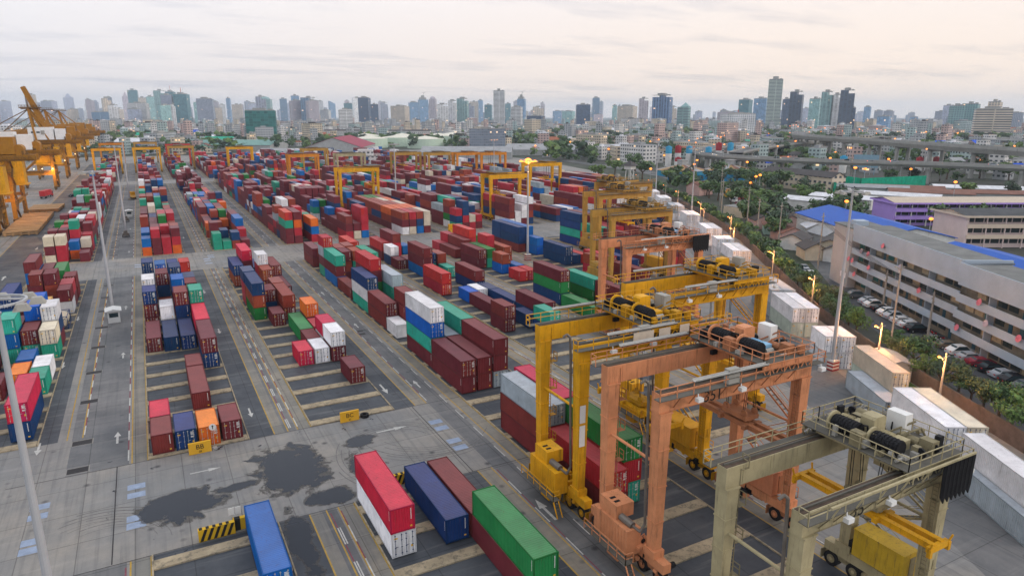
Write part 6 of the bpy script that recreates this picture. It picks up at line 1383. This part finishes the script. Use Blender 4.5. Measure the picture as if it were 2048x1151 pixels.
truck(94.5, 221, R(75), 'y', 'yellow terminal tractor with an empty trailer near the blue container wall', cab='yellow')
truck(-46, 425, R(80), 'r', 'red truck with tail lights under the quay crane', PM['r'], 'red'); truck(-6.5, 400, R(92), 'y', 'yellow truck standing in the lane beyond the far lamp mast', cab='yellow')
for i, (x, y) in enumerate(((250,246),(252.5,249),(255,252),(262,262),(265,266))): truck(x+7, y-2, R(200), 'w', ['nearest','second','third','fourth','fifth'][i]+' truck of the row parked by the street, '+['white cab maroon box','white cab red box','white cab dark red box','yellow body','yellow body at the back'][i], PM['m'] if i < 3 else PM['y'], 'white' if i < 3 else 'yellow')
truck(330, 236, R(190), 'w', 'white box lorry beside the white roofed sheds', PM['w'], 'white')
# guard huts and vehicles in the lamp lanes
for x, y, lab in ((-8.9,157.2,'small white guard hut at the foot of the lamp mast'),(-7.6,327,'small grey guard hut in the far lamp lane')):
    o = empty('guard_hut', (x, y, 0), .05, lab, 'hut'); b = MB(); b.box(-1.1,1.1,-1.3,1.3,.02,2.5); b.obj('wall', WHITEP, o); b = MB(); b.box(-.8,.8,-1.33,-1.3,1.2,2.1); b.box(-1.13,-1.1,-.9,.9,1.2,2.1); b.obj('window', GLASS, o); b = MB(); b.prism([(-1.5,2.5),(1.5,2.5),(1.5,2.6),(0,2.95),(-1.5,2.6)], -1.7, 1.7); b.obj('roof', WHITEP, o)
for x, y, lab in ((-8.2,272,'reddish equipment trolley at the foot of the second lamp mast'),(-8.6,312,'dark equipment cart in the far lamp lane'),):
    o = empty('equipment_cart', (x, y, 0), 0, lab, 'cart'); b = MB(); b.box(-1,1,-1.5,1.5,.5,1.4); b.box(-.6,.6,-1,.2,1.4,2.2); b.obj('body', EXH, o)
    for s in (-1,1):
        for t in (-1,1): w_ = MB(); w_.tube((s*.9,t*1,.35),(s*1.1,t*1,.35),.35,n=10); w_.obj('wheel', TY, o)
# hatch covers on the quay
HC = M('hatch_cover', (.38,.22,.1), .7, var=.25, scale=.4, grime=.35, streak=False)
for i in range(6):
    o = empty('hatch_cover', (-41, 296+i*9.2, 0), 0, 'tan ship hatch cover, %s of the pile from its near end on the quay' % ordn(i+1), 'hatch cover', 'hatch covers on the quay'); b = MB()
    for l_ in range(2): b.box(-5.2,5.2,-4.3,4.3,.3+l_*.75,.8+l_*.75)
    for k_ in range(5): b.box(-4.8+k_*2.3,-4.2+k_*2.3,-4.35,4.35,.02,1.3)
    b.box(-5.2,5.2,-.2,.2,1.551,1.7); b.obj('panel', HC, o)
for i in range(3):
    b = MB(); b.box(-6,6,-3,3,.3,.8); b.box(-6,6,-3,3,1.0,1.45)
    for k_ in range(6): b.box(-5.6+k_*2.1,-5.2+k_*2.1,-3.03,3.03,.02,1.2)
    tag(b.obj('hatch_cover', HC, loc=(-41+i*.3, 362+i*7, 0)), 'tan hatch cover in the farther pile, %s from its near end' % ordn(i+1), 'hatch cover', 'hatch covers on the quay')
# ------------------------------------------------------------- small yard things
SGN = M('sign_yellow', (.7,.38,.03), .6, var=.1, grime=.2)
def board(x, y, w_, h, txt, sub, rz, label):
    o = empty('block_sign', (x, y, 0), rz, label, 'sign'); b = MB(); b.box(-w_/2,w_/2,-.15,.15,.02,h); b.obj('board', SGN, o)
    for s, sz_, zz in ((txt, .85, h*.43), (sub, .34, h*.13)): t = mk('lettering', text_mesh(s, sz_, INK), o, (0,-.17,zz)); t.rotation_euler = (R(90),0,0)
board(2.2, 87.3, 2.6, 1.5, 'BB', '28', 0, 'yellow concrete board lettered BB in front of the tan container')
board(21.2, 87.6, 2.6, 1.5, 'BC', '27', 0, 'yellow concrete board lettered BC at the empty slots')
def barrier(x, y, w_, kind, label, rz=0):
    o = empty('striped_barrier', (x, y, 0), rz, label, 'barrier'); b = MB(); b.box(-w_/2,w_/2,-.25,.25,.02,1.3); b.obj('block', CHEV[3], o); s = MB(); n_ = int(w_/.62)
    for k_ in range(n_):
        xa = -w_/2+.1+k_*.62
        if kind == 'd':
            x0, x1 = xa, xa+.3; o2 = min(.5, w_/2-x1-.02); s.face([(x0,-.256,.05),(x1,-.256,.05),(x1+o2,-.256,1.27),(x0+o2,-.256,1.27)]); s.face([(x0,-.24,1.304),(x1,-.24,1.304),(x1,.24,1.304),(x0,.24,1.304)])
        elif k_ % 2 == 0: s.box(xa,xa+.55,-.262,.262,.03,1.306)
    s.obj('stripe', CHEV[2], o)
barrier(2.3, 67.3, 3.4, 'd', 'barrier block with diagonal yellow and black stripes, left of its pair'); barrier(5.5, 67.7, 3.2, 'v', 'barrier block with upright yellow and black bars next to the blue container'); barrier(21.6, 68.4, 3.2, 'd', 'diagonally striped barrier glimpsed between red and blue containers')
board(5.0, 68.6, .1, .1, '', '', 0, 'x') if False else None
o = empty('lane_sign', (4.2, 68.5, 0), 0, 'pair of small white plates on posts behind the barred barrier', 'sign'); b = MB(); b.box(-.6,-.05,-.03,.03,1.3,2.1); b.box(.05,.6,-.03,.03,1.3,2.1); b.obj('plate', WHITEP, o); b = MB(); b.bar((-.3,0,0),(-.3,0,1.3),.06); b.bar((.3,0,0),(.3,0,1.3),.06); b.obj('post', STEEL, o)
o = empty('round_sign', (3.9, 87.6, 0), 0, 'round white sign with a black arrow on a slim post by the BB board', 'sign'); b = MB(); b.tube((0,.03,3.0),(0,-.03,3.0),.42,n=20); b.obj('disc', WHITEP, o); b = MB(); b.box(-.05,.05,-.05,-.035,2.75,3.1); b.face([(-.15,-.045,3.1),(.15,-.045,3.1),(0,-.045,3.3)]); b.obj('arrow', INK, o); b = MB(); b.tube((0,0,0),(0,0,2.6),.04,n=6); b.tube((0,0,0),(0,0,.25),.3,n=10); b.obj('post', STEEL, o)
b = MB(); n_ = 20
for k_ in range(n_):
    t0, t1 = 2*pi*k_/n_, 2*pi*(k_+1)/n_; b.hexa([(.3*cos(t0),.3*sin(t0),.02),(.6*cos(t0),.6*sin(t0),.02),(.6*cos(t1),.6*sin(t1),.02),(.3*cos(t1),.3*sin(t1),.02),(.3*cos(t0),.3*sin(t0),.45),(.6*cos(t0),.6*sin(t0),.45),(.6*cos(t1),.6*sin(t1),.45),(.3*cos(t1),.3*sin(t1),.45)])
tag(b.obj('old_tyre', TY, loc=(23.4, 88.0, 0)), 'black tyre lying on the ground beside the BC board', 'tyre')
# thin evening air
HZ, nt_, b_ = newmat('haze_air'); nt_.nodes.remove(b_); vp = nt_.nodes.new('ShaderNodeVolumePrincipled'); vp.inputs['Density'].default_value = 9e-5; vp.inputs['Color'].default_value = (.76,.87,1,1); vp.inputs['Anisotropy'].default_value = .2
nt_.links.new(vp.outputs[0], nt_.nodes['Material Output'].inputs['Volume'])
b = MB(); b.box(-15400,15400,-15400,15400,-4,330); tag(b.obj('haze', HZ), kind='stuff')
